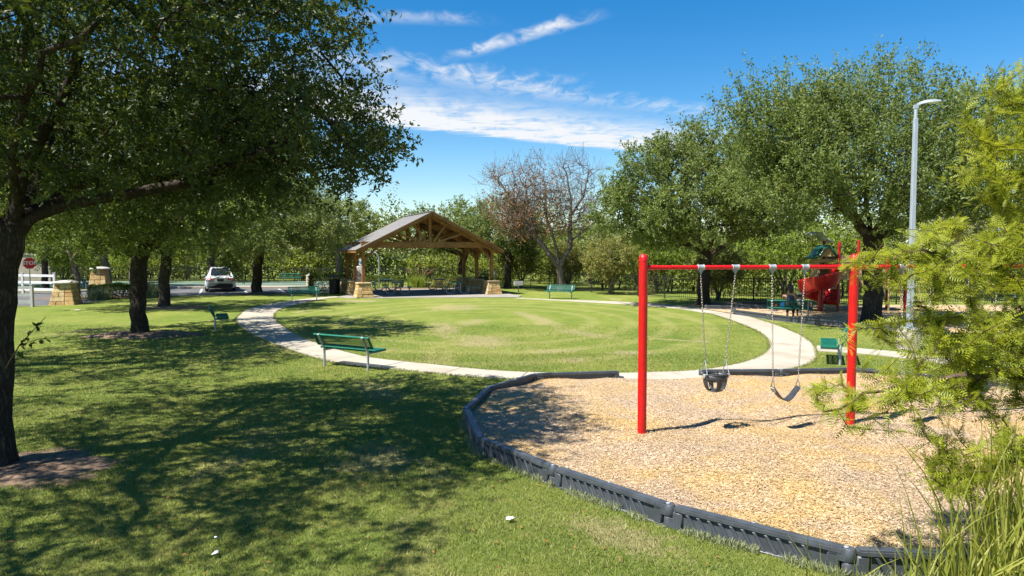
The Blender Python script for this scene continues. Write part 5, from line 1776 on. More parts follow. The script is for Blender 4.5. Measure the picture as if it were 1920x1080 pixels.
def tree_mesh(name, pos, par, tips, rtip, rbase, flare=0.35, sides=(12, 7, 4), minr=0.0, base_z=0.0, rg=None):
    n = len(pos)
    cntw = np.zeros(n); cntw[tips] += 1
    kids = [[] for _ in range(n)]
    for i in range(n - 1, 0, -1):
        if cntw[i] == 0: cntw[i] = 0.5
        cntw[par[i]] += cntw[i]; kids[par[i]].append(i)
    ex = math.log(rbase / rtip) / math.log(max(2, cntw[0]))
    rad = rtip * np.maximum(cntw, 1) ** ex
    V = []; F = []; vb = 0
    stack = [(0, -1)]
    while stack:
        st_, pa = stack.pop()
        ch = [st_] if pa < 0 else [pa, st_]
        cur = st_
        while kids[cur]:
            ks = sorted(kids[cur], key=lambda k: -cntw[k])
            for k in ks[1:]: stack.append((k, cur))
            cur = ks[0]; ch.append(cur)
        r = np.array([rad[c] for c in ch])
        if pa >= 0: r[0] = r[1]
        if r.max() < minr: continue
        P = pos[ch]
        if len(P) < 2: continue
        sd = sides[0] if r[0] > 0.09 else sides[1] if r[0] > 0.03 else sides[2]
        if pa < 0:
            hz = P[:, 2] - base_z
            r = r * (1 + flare * np.exp(-np.maximum(hz, 0) / 0.22))
        Tn = np.gradient(P, axis=0); Tn = unit(Tn)
        a_ = np.array([1.0, 0.3, 0.1]); a_ = a_ - Tn[0] * a_.dot(Tn[0]); a_ /= max(1e-6, np.linalg.norm(a_))
        ang = np.arange(sd) * 2 * math.pi / sd
        for i in range(len(P)):
            a_ = a_ - Tn[i] * a_.dot(Tn[i]); a_ /= max(1e-6, np.linalg.norm(a_))
            b_ = np.cross(Tn[i], a_)
            rr = r[i]
            wob = 1 + (rg.normal(0, 0.045, sd) if (rg is not None and sd >= 10) else 0)
            V.append(P[i] + (np.outer(np.cos(ang) * wob, a_) + np.outer(np.sin(ang) * wob, b_)) * rr)
        for i in range(len(P) - 1):
            o0 = vb + i * sd; j = np.arange(sd); j2 = (j + 1) % sd
            F.append(np.stack([o0 + j, o0 + j2, o0 + sd + j2, o0 + sd + j], 1))
        vb += len(P) * sd
    return np_mesh(name, np.concatenate(V), np.concatenate(F), smooth=True)


def leaf_arrays(P, D, L, W, rg, tint, up=0.5, fold=0.35):
    n = len(P)
    N0 = unit(rg.normal(0, 1, (n, 3)) + np.array([0, 0, 1.0]) * up * 2)
    S = unit(np.cross(D, N0)); N = np.cross(S, D)
    L = L[:, None]; W = W[:, None]
    a_ = P; b_ = P + D * L * 0.5 + S * W + N * W * fold; c_ = P + D * L; d_ = P + D * L * 0.5 - S * W + N * W * fold
    V = np.stack([a_, b_, c_, d_], 1).reshape(-1, 3)
    k = np.arange(n) * 4
    F = np.stack([np.stack([k, k + 1, k + 2], 1), np.stack([k, k + 2, k + 3], 1)], 1).reshape(-1, 3)
    return V, F, np.repeat(tint, 4)


def foliage(rg, pos, par, tips, total, leaf, shoots=6, shoot_len=0.5, outw=0.7, upw=0.3, centre=None, spread=0.22, aspect=0.42, up=0.5, tint_lo=0.0, tint_hi=1.0):
    nt = len(tips); m = nt * shoots
    tp = np.repeat(pos[tips], shoots, 0)
    c = np.array(centre) if centre is not None else pos[tips].mean(0)
    ow = unit(tp - c)
    sdv = unit(ow * outw + np.array([0, 0, upw]) + rg.normal(0, 0.75, (m, 3)))
    sp = tp + rg.normal(0, spread, (m, 3))
    sl = shoot_len * rg.uniform(0.45, 1.15, m)
    per = max(1, int(total / m))
    clump = np.repeat(np.clip(rg.normal(0.5, 0.18, nt), 0.1, 0.9), shoots)
    tq = rg.random((m, per))
    P = (sp[:, None, :] + sdv[:, None, :] * (tq * sl[:, None])[:, :, None]).reshape(-1, 3)
    n = m * per
    SD = np.repeat(sdv, per, 0)
    D = unit(SD * 0.55 + rg.normal(0, 0.6, (n, 3)))
    P = P + rg.normal(0, leaf * 0.35, (n, 3))
    Lf = leaf * rg.uniform(0.6, 1.25, n)
    tint = np.clip(np.repeat(clump, per) + rg.normal(0, 0.2, n), tint_lo, tint_hi)
    return leaf_arrays(P, D, Lf, Lf * aspect * 0.5, rg, tint, up)


def tree(name, label, cat, base, trunk, limbs, env, n, leaf, leaves, rbase, rtip=0.006, seed=1, mat='oak', bark='bark', group=None,
         shoots=6, shoot_len=0.5, upw=0.3, outw=0.7, step=0.4, jit=0.03, shell=0.45, minr=0.0, spread=0.22, zmin=None, aspect=0.42, flare=0.35, up=0.5, extra=None):
    rg = np.random.default_rng(seed)
    b = np.array([base[0], base[1], 0.0])
    pos, par, tips, tn = grow(rg, trunk, limbs, env, n, step, jit, zmin, shell)
    t = empty(name, tuple(b), 0, label, cat, group)
    me = tree_mesh('trunk', pos - b, par, tips, rtip, rbase, flare, minr=minr, rg=rg)
    link_obj('trunk', me, M[bark], t)
    if leaves:
        V, F, tt = foliage(rg, pos - b, par, tips, leaves, leaf, shoots, shoot_len, outw, upw, None, spread, aspect, up)
        link_obj('crown', np_mesh('crown', V, F, tt), M[mat], t)
    return t


# ---- the big oak overhead at the left
B = (-6.43, 8.55)
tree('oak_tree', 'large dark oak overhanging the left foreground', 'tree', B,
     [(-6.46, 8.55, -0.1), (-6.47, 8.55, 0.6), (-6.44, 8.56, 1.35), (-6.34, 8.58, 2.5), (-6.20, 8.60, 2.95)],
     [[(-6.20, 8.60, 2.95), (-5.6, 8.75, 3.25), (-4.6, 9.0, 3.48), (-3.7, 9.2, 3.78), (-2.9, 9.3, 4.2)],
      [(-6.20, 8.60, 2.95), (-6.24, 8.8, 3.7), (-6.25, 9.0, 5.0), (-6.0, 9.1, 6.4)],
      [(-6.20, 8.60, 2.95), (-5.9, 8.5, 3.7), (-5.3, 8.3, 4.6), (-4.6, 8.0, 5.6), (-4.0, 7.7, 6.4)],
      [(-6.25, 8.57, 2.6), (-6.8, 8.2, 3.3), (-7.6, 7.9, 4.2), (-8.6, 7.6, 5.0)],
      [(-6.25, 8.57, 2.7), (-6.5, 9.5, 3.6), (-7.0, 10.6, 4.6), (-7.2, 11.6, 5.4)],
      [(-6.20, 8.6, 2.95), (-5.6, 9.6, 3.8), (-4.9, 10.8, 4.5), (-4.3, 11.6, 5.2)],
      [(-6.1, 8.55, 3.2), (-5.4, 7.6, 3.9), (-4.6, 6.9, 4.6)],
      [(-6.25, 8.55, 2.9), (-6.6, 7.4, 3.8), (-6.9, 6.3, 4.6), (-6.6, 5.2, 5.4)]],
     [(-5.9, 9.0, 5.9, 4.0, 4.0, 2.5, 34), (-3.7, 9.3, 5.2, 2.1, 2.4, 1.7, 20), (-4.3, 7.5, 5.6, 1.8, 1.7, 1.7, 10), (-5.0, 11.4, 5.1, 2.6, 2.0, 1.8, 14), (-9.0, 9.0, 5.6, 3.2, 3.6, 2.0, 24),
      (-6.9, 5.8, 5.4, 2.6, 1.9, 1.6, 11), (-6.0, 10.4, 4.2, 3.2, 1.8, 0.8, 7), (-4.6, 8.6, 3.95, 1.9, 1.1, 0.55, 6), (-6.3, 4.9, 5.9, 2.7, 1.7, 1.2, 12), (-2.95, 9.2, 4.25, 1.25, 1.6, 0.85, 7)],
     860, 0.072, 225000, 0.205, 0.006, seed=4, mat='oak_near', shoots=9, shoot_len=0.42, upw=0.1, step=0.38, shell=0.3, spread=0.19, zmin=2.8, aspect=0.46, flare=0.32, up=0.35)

tree('oak_tree', 'oak at the left edge behind the large dark oak, its trunk out of view', 'tree', (-13.2, 15.2),
     [(-13.2, 15.2, -0.1), (-13.2, 15.2, 1.4), (-13.1, 15.2, 2.8)],
     [[(-13.1, 15.2, 2.8), (-11.8, 15.2, 3.8), (-10.6, 15.3, 4.6)], [(-13.1, 15.2, 2.8), (-13.2, 15.5, 4.6), (-13.0, 15.6, 6.0)], [(-13.1, 15.2, 2.7), (-14.4, 14.9, 4.0)]],
     [(-12.6, 15.3, 5.6, 3.8, 3.8, 2.3), (-10.4, 15.4, 5.0, 2.0, 2.6, 1.5), (-11.4, 17.6, 4.9, 2.6, 1.8, 1.4)], 420, 0.10, 46000, 0.24, seed=15, mat='oak', shoots=7, shoot_len=0.5, zmin=2.6, aspect=0.48, spread=0.2)

# ---- lawn oaks on the left
tree('oak_tree', 'oak with a thick straight trunk on the left lawn, ringed by bark mulch', 'tree', (-11.91, 22.07),
     [(-11.91, 22.07, -0.1), (-11.95, 22.07, 1.3), (-11.85, 22.1, 2.5)],
     [[(-11.85, 22.1, 2.5), (-11.0, 21.8, 3.3), (-9.8, 21.6, 4.0), (-8.5, 21.8, 4.8)], [(-11.85, 22.1, 2.5), (-12.0, 22.4, 3.6), (-11.6, 22.6, 5.2)], [(-11.85, 22.1, 2.4), (-12.8, 21.9, 3.2), (-13.9, 21.8, 3.9)], [(-11.85, 22.1, 2.5), (-11.2, 23.2, 3.4), (-10.3, 24.6, 4.4)]],
     [(-10.8, 22.5, 5.4, 4.6, 4.2, 2.5, 30), (-8.2, 22.2, 5.2, 2.6, 2.8, 1.6, 10), (-13.6, 21.6, 4.1, 3.2, 2.8, 1.5, 14), (-11.6, 20.0, 3.9, 3.8, 1.8, 1.15, 13), (-8.9, 20.6, 4.3, 2.4, 1.8, 1.3, 8)],
     640, 0.118, 94000, 0.24, seed=12, mat='oak', shoots=7, shoot_len=0.55, zmin=2.4, up=0.45, aspect=0.5)
tree('oak_tree', 'oak behind the thick straight trunk on the left lawn, with its own mulch ring', 'tree', (-16.52, 32.84),
     [(-16.52, 32.84, -0.1), (-16.5, 32.84, 1.4), (-16.35, 32.9, 2.6)],
     [[(-16.35, 32.9, 2.6), (-15.2, 32.6, 3.6), (-13.9, 32.4, 4.3)], [(-16.35, 32.9, 2.6), (-16.6, 33.2, 4.0), (-16.4, 33.4, 5.4)], [(-16.4, 32.9, 2.5), (-17.8, 32.4, 3.4), (-19.2, 32.0, 4.0)]],
     [(-16.3, 32.9, 5.4, 4.6, 3.8, 2.5), (-14.0, 31.6, 4.1, 3.2, 2.4, 1.6), (-19.0, 31.6, 4.1, 3.6, 2.6, 1.6)],
     460, 0.14, 60000, 0.245, seed=13, mat='oak', shoots=7, shoot_len=0.6, zmin=2.4, aspect=0.5)
tree('oak_tree', 'wide oak between the white car and the pavilion with drooping sunlit twigs', 'tree', (-16.3, 44.24),
     [(-16.3, 44.24, -0.1), (-16.25, 44.24, 1.5), (-16.0, 44.2, 3.0)],
     [[(-16.0, 44.2, 3.0), (-14.6, 43.8, 4.0), (-12.8, 43.2, 4.6), (-11.2, 42.7, 4.9)], [(-16.0, 44.2, 3.0), (-16.2, 44.3, 4.6), (-15.8, 44.2, 6.0)], [(-16.1, 44.2, 2.8), (-17.6, 43.8, 3.8), (-19.2, 43.2, 4.4)]],
     [(-15.2, 43.8, 5.0, 4.6, 3.4, 2.4), (-12.0, 42.6, 4.7, 3.0, 2.2, 1.6), (-18.2, 43.0, 4.6, 3.0, 2.4, 1.9), (-16.9, 42.2, 2.3, 0.9, 0.7, 1.3, 3), (-13.6, 41.6, 3.6, 3.6, 1.6, 1.2, 14), (-18.6, 41.8, 3.9, 2.6, 1.6, 1.2, 8)],
     520, 0.165, 62000, 0.30, seed=14, mat='oak_pale', shoots=7, shoot_len=0.7, zmin=2.6, aspect=0.42)
# ---- lawn oaks on the right
tree('oak_tree', 'broad spreading oak on the right beside the ring path', 'tree', (9.43, 34.15),
     [(9.43, 34.15, -0.1), (9.45, 34.15, 1.4), (9.55, 34.1, 2.55)],
     [[(9.55, 34.1, 2.5), (8.3, 33.8, 3.1), (6.9, 33.5, 3.9), (5.6, 33.4, 4.5)], [(9.55, 34.1, 2.5), (9.0, 34.0, 3.6), (8.5, 33.9, 5.0), (8.4, 33.9, 6.4)], [(9.55, 34.1, 2.5), (9.9, 34.0, 3.6), (10.3, 33.9, 5.2), (10.4, 33.9, 6.8)], [(9.5, 34.1, 2.4), (10.6, 33.9, 3.1), (12.0, 33.6, 4.2), (13.0, 33.5, 5.0)], [(9.5, 34.1, 2.5), (9.4, 32.8, 3.4), (9.0, 31.6, 4.2)]],
     [(8.9, 33.9, 5.6, 4.4, 3.8, 2.7), (6.6, 33.4, 4.6, 2.5, 2.4, 1.9), (9.6, 34.0, 7.0, 2.8, 2.8, 2.0), (12.0, 33.4, 5.4, 2.8, 2.6, 2.4), (8.6, 31.6, 4.4, 2.8, 1.6, 1.3), (11.4, 30.8, 5.2, 2.3, 2.0, 1.8), (10.7, 28.6, 5.7, 2.4, 2.0, 1.7), (6.3, 33.2, 4.4, 2.6, 2.4, 1.5)],
     760, 0.132, 120000, 0.29, seed=21, mat='oak', shoots=7, shoot_len=0.55, upw=0.5, zmin=2.4, up=0.5, aspect=0.5)
tree('oak_tree', 'tallest oak on the right towering over the playground', 'tree', (13.35, 25.6),
     [(13.35, 25.6, -0.1), (13.35, 25.6, 1.6), (13.3, 25.7, 3.2)],
     [[(13.3, 25.7, 3.1), (12.0, 25.5, 4.4), (10.9, 25.4, 6.0), (10.6, 25.4, 7.4)], [(13.3, 25.7, 3.2), (13.1, 25.9, 5.0), (13.0, 26.0, 6.8), (12.9, 26.0, 8.3)], [(13.3, 25.7, 3.2), (14.4, 25.8, 4.8), (15.4, 26.0, 6.6), (15.9, 26.0, 8.0)], [(13.3, 25.7, 3.2), (13.2, 24.4, 4.4), (12.9, 23.3, 5.8)], [(13.3, 25.7, 3.1), (14.9, 25.4, 3.9), (16.8, 25.2, 4.8)]],
     [(13.1, 25.7, 6.0, 4.3, 3.6, 2.7, 40), (10.0, 24.6, 6.5, 2.2, 2.4, 2.1, 14), (11.4, 25.2, 7.6, 1.9, 2.0, 1.3, 7), (14.2, 25.7, 8.0, 2.6, 2.4, 1.5, 9), (16.6, 25.7, 6.3, 2.8, 2.8, 2.3, 18), (18.6, 25.4, 6.2, 2.3, 2.4, 2.2, 12),
      (13.4, 23.4, 4.9, 3.8, 1.6, 1.5, 11), (9.7, 23.6, 5.2, 2.0, 2.0, 1.8, 9), (17.0, 23.8, 4.5, 3.0, 1.6, 1.4, 8), (19.6, 25.2, 4.6, 2.6, 2.2, 1.7, 9), (9.1, 24.6, 7.0, 1.8, 1.8, 1.4, 7), (13.6, 24.2, 3.9, 3.0, 1.4, 0.9, 7)],
     1060, 0.116, 162000, 0.33, seed=22, mat='oak', shoots=7, shoot_len=0.95, upw=1.5, outw=0.5, zmin=3.0, up=0.4, shell=0.4, aspect=0.46)
# ---- oaks by the pavilion
tree('oak_tree', 'small dense oak directly right of the pavilion', 'tree', (-0.31, 50.0),
     [(-0.31, 50.0, -0.1), (-0.3, 50, 1.2), (-0.25, 50, 2.2)], [[(-0.25, 50, 2.2), (-1.4, 49.8, 3.2), (-2.4, 49.6, 4.0)], [(-0.25, 50, 2.2), (0.3, 50, 3.4), (0.8, 50, 4.6)]],
     [(-0.6, 50, 4.5, 2.5, 2.4, 2.0), (-1.9, 49.8, 3.7, 1.8, 1.8, 1.3), (0.9, 49.8, 3.8, 1.5, 1.7, 1.2)], 240, 0.16, 22000, 0.24, seed=31, mat='oak', shoots=6, shoot_len=0.6, zmin=2.0, aspect=0.5)
tree('oak_tree', 'oak seen through the back of the pavilion', 'tree', (-3.9, 53.6),
     [(-3.9, 53.6, -0.1), (-3.9, 53.6, 1.6), (-3.6, 53.6, 2.4)], [[(-3.6, 53.6, 2.3), (-5.2, 53.4, 3.0), (-6.6, 53.2, 3.6)], [(-3.6, 53.6, 2.4), (-2.6, 53.4, 3.6), (-2.0, 53.2, 4.4)]],
     [(-4.6, 53.6, 4.6, 3.6, 2.6, 1.7), (-7.4, 53.4, 3.9, 2.8, 2.2, 1.6)], 260, 0.17, 24000, 0.26, seed=32, mat='oak', shoots=6, shoot_len=0.6, zmin=2.0, aspect=0.5)
tree('oak_tree', 'pale-trunked oak behind the bench on the green court', 'tree', (-15.3, 60.9),
     [(-15.3, 60.9, -0.1), (-15.2, 60.9, 1.6), (-15.4, 60.9, 2.6)], [[(-15.4, 60.9, 2.5), (-17.0, 60.7, 4.0)], [(-15.4, 60.9, 2.5), (-14.2, 60.8, 4.2)]],
     [(-15.2, 60.8, 5.0, 3.6, 2.6, 2.2)], 220, 0.19, 17000, 0.24, seed=33, mat='wood_leaf', bark='bark_pale', shoots=6, shoot_len=0.6, zmin=2.0, aspect=0.5)
tree('oak_tree', 'slim dark tree rising behind the white car', 'tree', (-24.9, 57.6),
     [(-24.9, 57.6, -0.1), (-24.95, 57.6, 2.0), (-24.7, 57.6, 3.2)], [[(-24.7, 57.6, 3.2), (-23.2, 57.4, 4.4)], [(-24.7, 57.6, 3.2), (-26.0, 57.5, 4.6)]],
     [(-24.6, 57.4, 5.4, 3.6, 2.8, 2.2)], 220, 0.19, 17000, 0.27, seed=34, mat='oak', shoots=6, shoot_len=0.6, zmin=2.6, aspect=0.5)
# ---- trees at the drive on the far left
tree('oak_tree', 'slender curved tree beside the shaded stone pillar', 'tree', (-23.3, 37.0),
     [(-23.3, 37.0, -0.1), (-23.2, 37, 1.3), (-23.5, 37, 2.4), (-23.9, 37, 3.2)], [[(-23.9, 37, 3.1), (-25.0, 36.9, 3.9)], [(-23.4, 37, 2.2), (-22.5, 36.9, 3.3), (-22.0, 36.8, 4.0)]],
     [(-23.6, 36.8, 4.6, 3.2, 2.6, 1.6)], 220, 0.13, 20000, 0.15, seed=35, mat='oak', bark='bark_pale', shoots=6, shoot_len=0.5, zmin=2.4, aspect=0.5)
tree('oak_tree', 'forked pale-barked tree behind the sunlit stone pillar', 'tree', (-29.2, 50.2),
     [(-29.2, 50.2, -0.1), (-29.3, 50.2, 1.2), (-29.5, 50.2, 2.2)], [[(-29.5, 50.2, 2.1), (-31.2, 50.1, 3.4), (-32.4, 50, 4.4)], [(-29.5, 50.2, 2.2), (-29.0, 50.1, 3.6), (-28.6, 50, 4.8)]],
     [(-30.0, 50, 4.9, 3.8, 2.8, 1.7), (-27.2, 49.6, 4.6, 2.6, 2.2, 1.6)], 260, 0.16, 22000, 0.22, seed=36, mat='oak', bark='bark_pale', shoots=6, shoot_len=0.6, zmin=2.2, aspect=0.5)
tree('oak_tree', 'dark tree behind the white rail fence at the drive', 'tree', (-32.2, 47.8),
     [(-32.2, 47.8, -0.1), (-32.2, 47.8, 2.0), (-32.0, 47.8, 3.0)], [[(-32.0, 47.8, 3.0), (-31.0, 47.7, 4.0)], [(-32.0, 47.8, 3.0), (-33.4, 47.7, 4.2)]],
     [(-32.4, 47.6, 5.2, 3.6, 2.6, 1.9)], 220, 0.16, 18000, 0.2, seed=37, mat='oak', shoots=6, shoot_len=0.6, zmin=2.6, aspect=0.5)
tree('oak_tree', 'thick dark trunk left of the stop sign', 'tree', (-37.2, 50.4),
     [(-37.2, 50.4, -0.1), (-37.2, 50.4, 2.0), (-37.0, 50.4, 3.4)], [[(-37.0, 50.4, 3.2), (-35.4, 50.2, 4.4)], [(-37.0, 50.4, 3.3), (-38.6, 50.3, 4.6)]],
     [(-37.0, 50.3, 5.6, 4.0, 2.6, 2.0)], 220, 0.17, 16000, 0.3, seed=38, mat='oak', shoots=6, shoot_len=0.6, zmin=2.6, aspect=0.5)
tree('oak_tree', 'pale tree trunk just behind the second left-hand oak, by the parking stripe', 'tree', (-22.6, 41.3),
     [(-22.6, 41.3, -0.1), (-22.6, 41.3, 1.4), (-22.4, 41.3, 2.7)], [[(-22.4, 41.3, 2.6), (-21.2, 41.2, 3.7)], [(-22.4, 41.3, 2.7), (-23.4, 41.2, 3.9)]],
     [(-22.2, 41.0, 4.8, 3.2, 2.4, 1.7)], 220, 0.14, 17000, 0.19, seed=39, mat='oak', bark='bark_pale', shoots=6, shoot_len=0.6, zmin=2.3, aspect=0.5)

# ---- nearly bare tree
def bare_tree():
    rg = np.random.default_rng(51)
    base = np.array([3.25, 46.7, 0])
    trunk = [(3.25, 46.7, -0.1), (3.3, 46.7, 0.9), (3.2, 46.7, 1.7)]
    limbs = [[(3.2, 46.7, 1.5), (2.2, 46.5, 2.9), (1.3, 46.4, 4.0), (0.2, 46.3, 5.8), (-0.9, 46.2, 7.4)],
             [(3.2, 46.7, 1.6), (2.9, 46.6, 3.2), (2.3, 46.6, 5.0), (2.2, 46.6, 6.8), (2.1, 46.6, 8.2)],
             [(3.2, 46.7, 1.6), (3.9, 46.7, 3.0), (3.9, 46.7, 4.8), (3.95, 46.7, 6.2), (3.6, 46.7, 8.0)],
             [(3.9, 46.7, 3.4), (5.0, 46.6, 4.2), (6.0, 46.6, 5.0)], [(3.9, 46.7, 5.0), (4.8, 46.7, 6.4), (5.1, 46.7, 8.0)], [(3.3, 46.7, 1.4), (4.7, 46.5, 2.4), (6.1, 46.3, 3.1)],
             [(1.6, 46.4, 3.6), (1.0, 46.3, 5.6), (0.9, 46.3, 7.2)]]
    env = [(-0.3, 46.4, 6.4, 2.0, 1.8, 2.2, 12), (2.0, 46.6, 7.0, 1.8, 1.8, 2.2, 9), (4.3, 46.7, 7.0, 1.9, 1.8, 2.5, 12), (5.2, 46.6, 4.8, 1.5, 1.4, 1.4, 5), (0.9, 46.2, 4.8, 2.0, 1.5, 1.5, 9), (2.5, 46.5, 5.2, 1.3, 1.3, 2.0, 6), (4.0, 46.7, 5.0, 1.3, 1.3, 2.0, 6)]
    pos, par, tips, tn = grow(rg, trunk, limbs, env, 760, 0.34, 0.016, 1.6, 0.05)
    # fine twigs fanning from every tip
    extra_p = []; extra_par = []; k0 = len(pos); newt = []
    for ti in tips:
        d = pos[ti] - pos[par[ti]]; d = d / max(1e-6, np.linalg.norm(d))
        for _ in range(4):
            v = d * 0.8 + rg.normal(0, 0.45, 3) + np.array([0, 0, 0.35]); v /= np.linalg.norm(v)
            i = ti; p0 = pos[ti]
            for s in (0.3, 0.62, 0.95):
                q = p0 + v * s * rg.uniform(0.7, 1.2) + rg.normal(0, 0.03, 3)
                extra_p.append(q); extra_par.append(i); i = k0 + len(extra_p) - 1
            newt.append(i)
    pos2 = np.concatenate([pos, np.array(extra_p)]); par2 = np.concatenate([par, np.array(extra_par)])
    t = empty('bare_tree', tuple(base), 0, 'nearly leafless tree with a few orange leaves behind the lawn', 'tree')
    link_obj('trunk', tree_mesh('trunk', pos2 - base, par2, np.array(newt), 0.0075, 0.24, 0.3, sides=(10, 6, 3), rg=rg), M['bark_dead'], t)
    sel = tips[(pos[tips][:, 0] < 3.4) & (rg.random(len(tips)) < 0.9)]
    sel2 = tips[(pos[tips][:, 2] < 5.2) & (rg.random(len(tips)) < 0.3)]
    sel = np.concatenate([sel, sel2])
    V, F, tt = foliage(rg, pos2 - base, par2, sel, 8000, 0.115, 4, 0.5, 0.6, 0.3, None, 0.25, 0.6)
    link_obj('dry_leaves', np_mesh('dry_leaves', V, F, tt), M['dead_leaf'], t)


bare_tree()


# ---- multi-stemmed small trees in front of the woods
def myrtle(x, y, h, w, label, seed, mat='olive_leaf', leaves=11000, leaf=0.13, bark='bark_pale'):
    rg = random.Random(seed)
    limbs = []
    for k in range(5):
        a_ = k * 1.26 + rg.uniform(-0.3, 0.3); r = w * rg.uniform(0.35, 0.6)
        limbs.append([(x, y, 0.12), (x + 0.35 * r * math.cos(a_), y + 0.35 * r * math.sin(a_), h * 0.28), (x + r * 0.8 * math.cos(a_), y + r * 0.8 * math.sin(a_), h * 0.55)])
    tree('small_tree', label, 'tree', (x, y), [(x, y, -0.1), (x, y, 0.18)], limbs, [(x, y, h * 0.68, w, w * 0.8, h * 0.34)], 150, leaf, leaves, 0.13, 0.006, seed=seed, mat=mat, bark=bark,
         shoots=5, shoot_len=0.45, zmin=0.1, shell=0.25, step=0.35, flare=0.1, aspect=0.45)


myrtle(6.15, 43.2, 3.4, 1.7, 'small multi-stemmed tree with pale stems left of the red swing post', 61)
myrtle(0.7, 51.0, 3.2, 1.5, 'small multi-stemmed olive tree between the oak and the bare tree', 62)
myrtle(4.0, 50.0, 3.0, 1.4, 'small olive tree half hidden behind the bare tree trunk', 63)
myrtle(11.2, 37.6, 2.7, 1.4, 'small pale-stemmed tree right of the spreading oak trunk', 64)
myrtle(19.4, 38.8, 4.6, 2.4, 'feathery bright green tree behind the play structure', 65, 'bright_leaf', 16000, 0.13)
myrtle(15.6, 39.6, 4.4, 2.4, 'rounded bright green tree left of the play structure beyond the fence', 66, 'bright_leaf', 16000, 0.13)
myrtle(9.3, 44.5, 3.9, 2.1, 'rounded bright green tree right of the red post beyond the fence', 67, 'bright_leaf', 13000, 0.14)
myrtle(25.5, 38.2, 5.6, 2.8, 'olive green tree beside the blue canopy at the far right', 70, 'olive_leaf', 14000, 0.15)
myrtle(-34.6, 53.5, 3.6, 1.9, 'bright yellow-green tree behind the stop sign', 68, 'bright_leaf', 9000, 0.16)
myrtle(-30.8, 56.5, 3.8, 1.9, 'bright green shrub tree behind the far left bench', 69, 'bright_leaf', 8000, 0.16)


# ---- woodland mass beyond the fence
def woodland():
    rg = np.random.default_rng(71)
    blobs = []
    line = [(-60, 66), (-40, 64.5), (-25, 64.5), (-12, 64.5), (-3, 62), (3.5, 56), (8, 48), (12.5, 42.5), (18, 41), (26, 42.5), (40, 44)]
    for i in range(len(line) - 1):
        a_, b_ = np.array(line[i]), np.array(line[i + 1]); L_ = np.linalg.norm(b_ - a_)
        nrm = np.array([-(b_ - a_)[1], (b_ - a_)[0]]) / L_
        k = int(L_ / 1.7)
        for j in range(k):
            p = a_ + (b_ - a_) * (j + rg.random()) / k
            far = p[1] / 60
            for row in range(3):
                q = p + nrm * (row * 3.2 + rg.uniform(-0.8, 0.8))
                h = (rg.uniform(2.4, 3.6), rg.uniform(3.8, 5.4), rg.uniform(5.0, 7.0))[row] * (0.72 + 0.28 * far)
                h *= 1 + 0.16 * math.sin(q[0] * 0.42 + 0.6) + 0.10 * math.sin(q[0] * 1.05 + row)
                if 2 < q[0] < 12: h *= 1.05
                blobs.append((q[0], q[1], h, rg.uniform(1.5, 2.4), row, rg.normal(0.06 if q[0] < -9 else 0.34 if q[0] < -1 else 0.5, 0.24)))  # leaf tint darker towards the left, canopy shade put into the colour
    Vs = []; Fs = []; Ts = []; off = 0
    for (x, y, h, r, row, tn) in blobs:
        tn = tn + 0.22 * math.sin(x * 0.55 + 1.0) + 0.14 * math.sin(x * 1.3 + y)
        if row == 0 and rg.random() < 0.22: continue
        n = (900, 780, 620)[row]
        v = unit(rg.normal(0, 1, (n, 3))); v[:, 1] = np.where((v[:, 1] > 0.4) & (rg.random(n) < 0.7), -v[:, 1], v[:, 1])
        rr = (0.35 + 0.65 * rg.random(n)) ** 0.5
        lump = 1 + 0.22 * np.sin(v[:, 0] * 7 + x * 3) * np.sin(v[:, 2] * 6 + y) + 0.12 * np.sin(v[:, 0] * 15 + v[:, 2] * 13)
        P = np.array([x, y, h * 0.52]) + v * np.array([r, r, h * 0.5]) * (rr * lump)[:, None]
        P[:, 2] = np.maximum(P[:, 2], rg.uniform(0.05, 0.5, n))
        D = unit(v * 0.4 + rg.normal(0, 0.7, (n, 3)))
        lf = 0.27 * rg.uniform(0.6, 1.3, n) * (y / 60)
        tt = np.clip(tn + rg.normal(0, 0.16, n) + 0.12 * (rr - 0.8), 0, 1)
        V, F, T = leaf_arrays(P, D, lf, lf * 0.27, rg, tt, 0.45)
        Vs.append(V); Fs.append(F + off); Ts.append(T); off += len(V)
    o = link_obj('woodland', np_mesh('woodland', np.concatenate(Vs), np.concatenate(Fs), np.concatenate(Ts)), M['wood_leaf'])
    tag(o, 'dense green woodland and brush beyond the iron fence', 'woodland', kind='stuff')
    # stems inside the wood
    m = MB(); rr_ = random.Random(4)
    for (x, y, h, r, row, tn) in blobs:
        if row < 2:
            m.tube([(x, y, -0.1), (x + rr_.uniform(-.3, .3), y, h * 0.4), (x + rr_.uniform(-.6, .6), y, h * 0.75)], [0.07, 0.05, 0.02], 5)
    o2 = m.build('woodland_stems', M['bark'])
    tag(o2, 'thin dark stems inside the woodland', 'woodland', kind='stuff')


woodland()


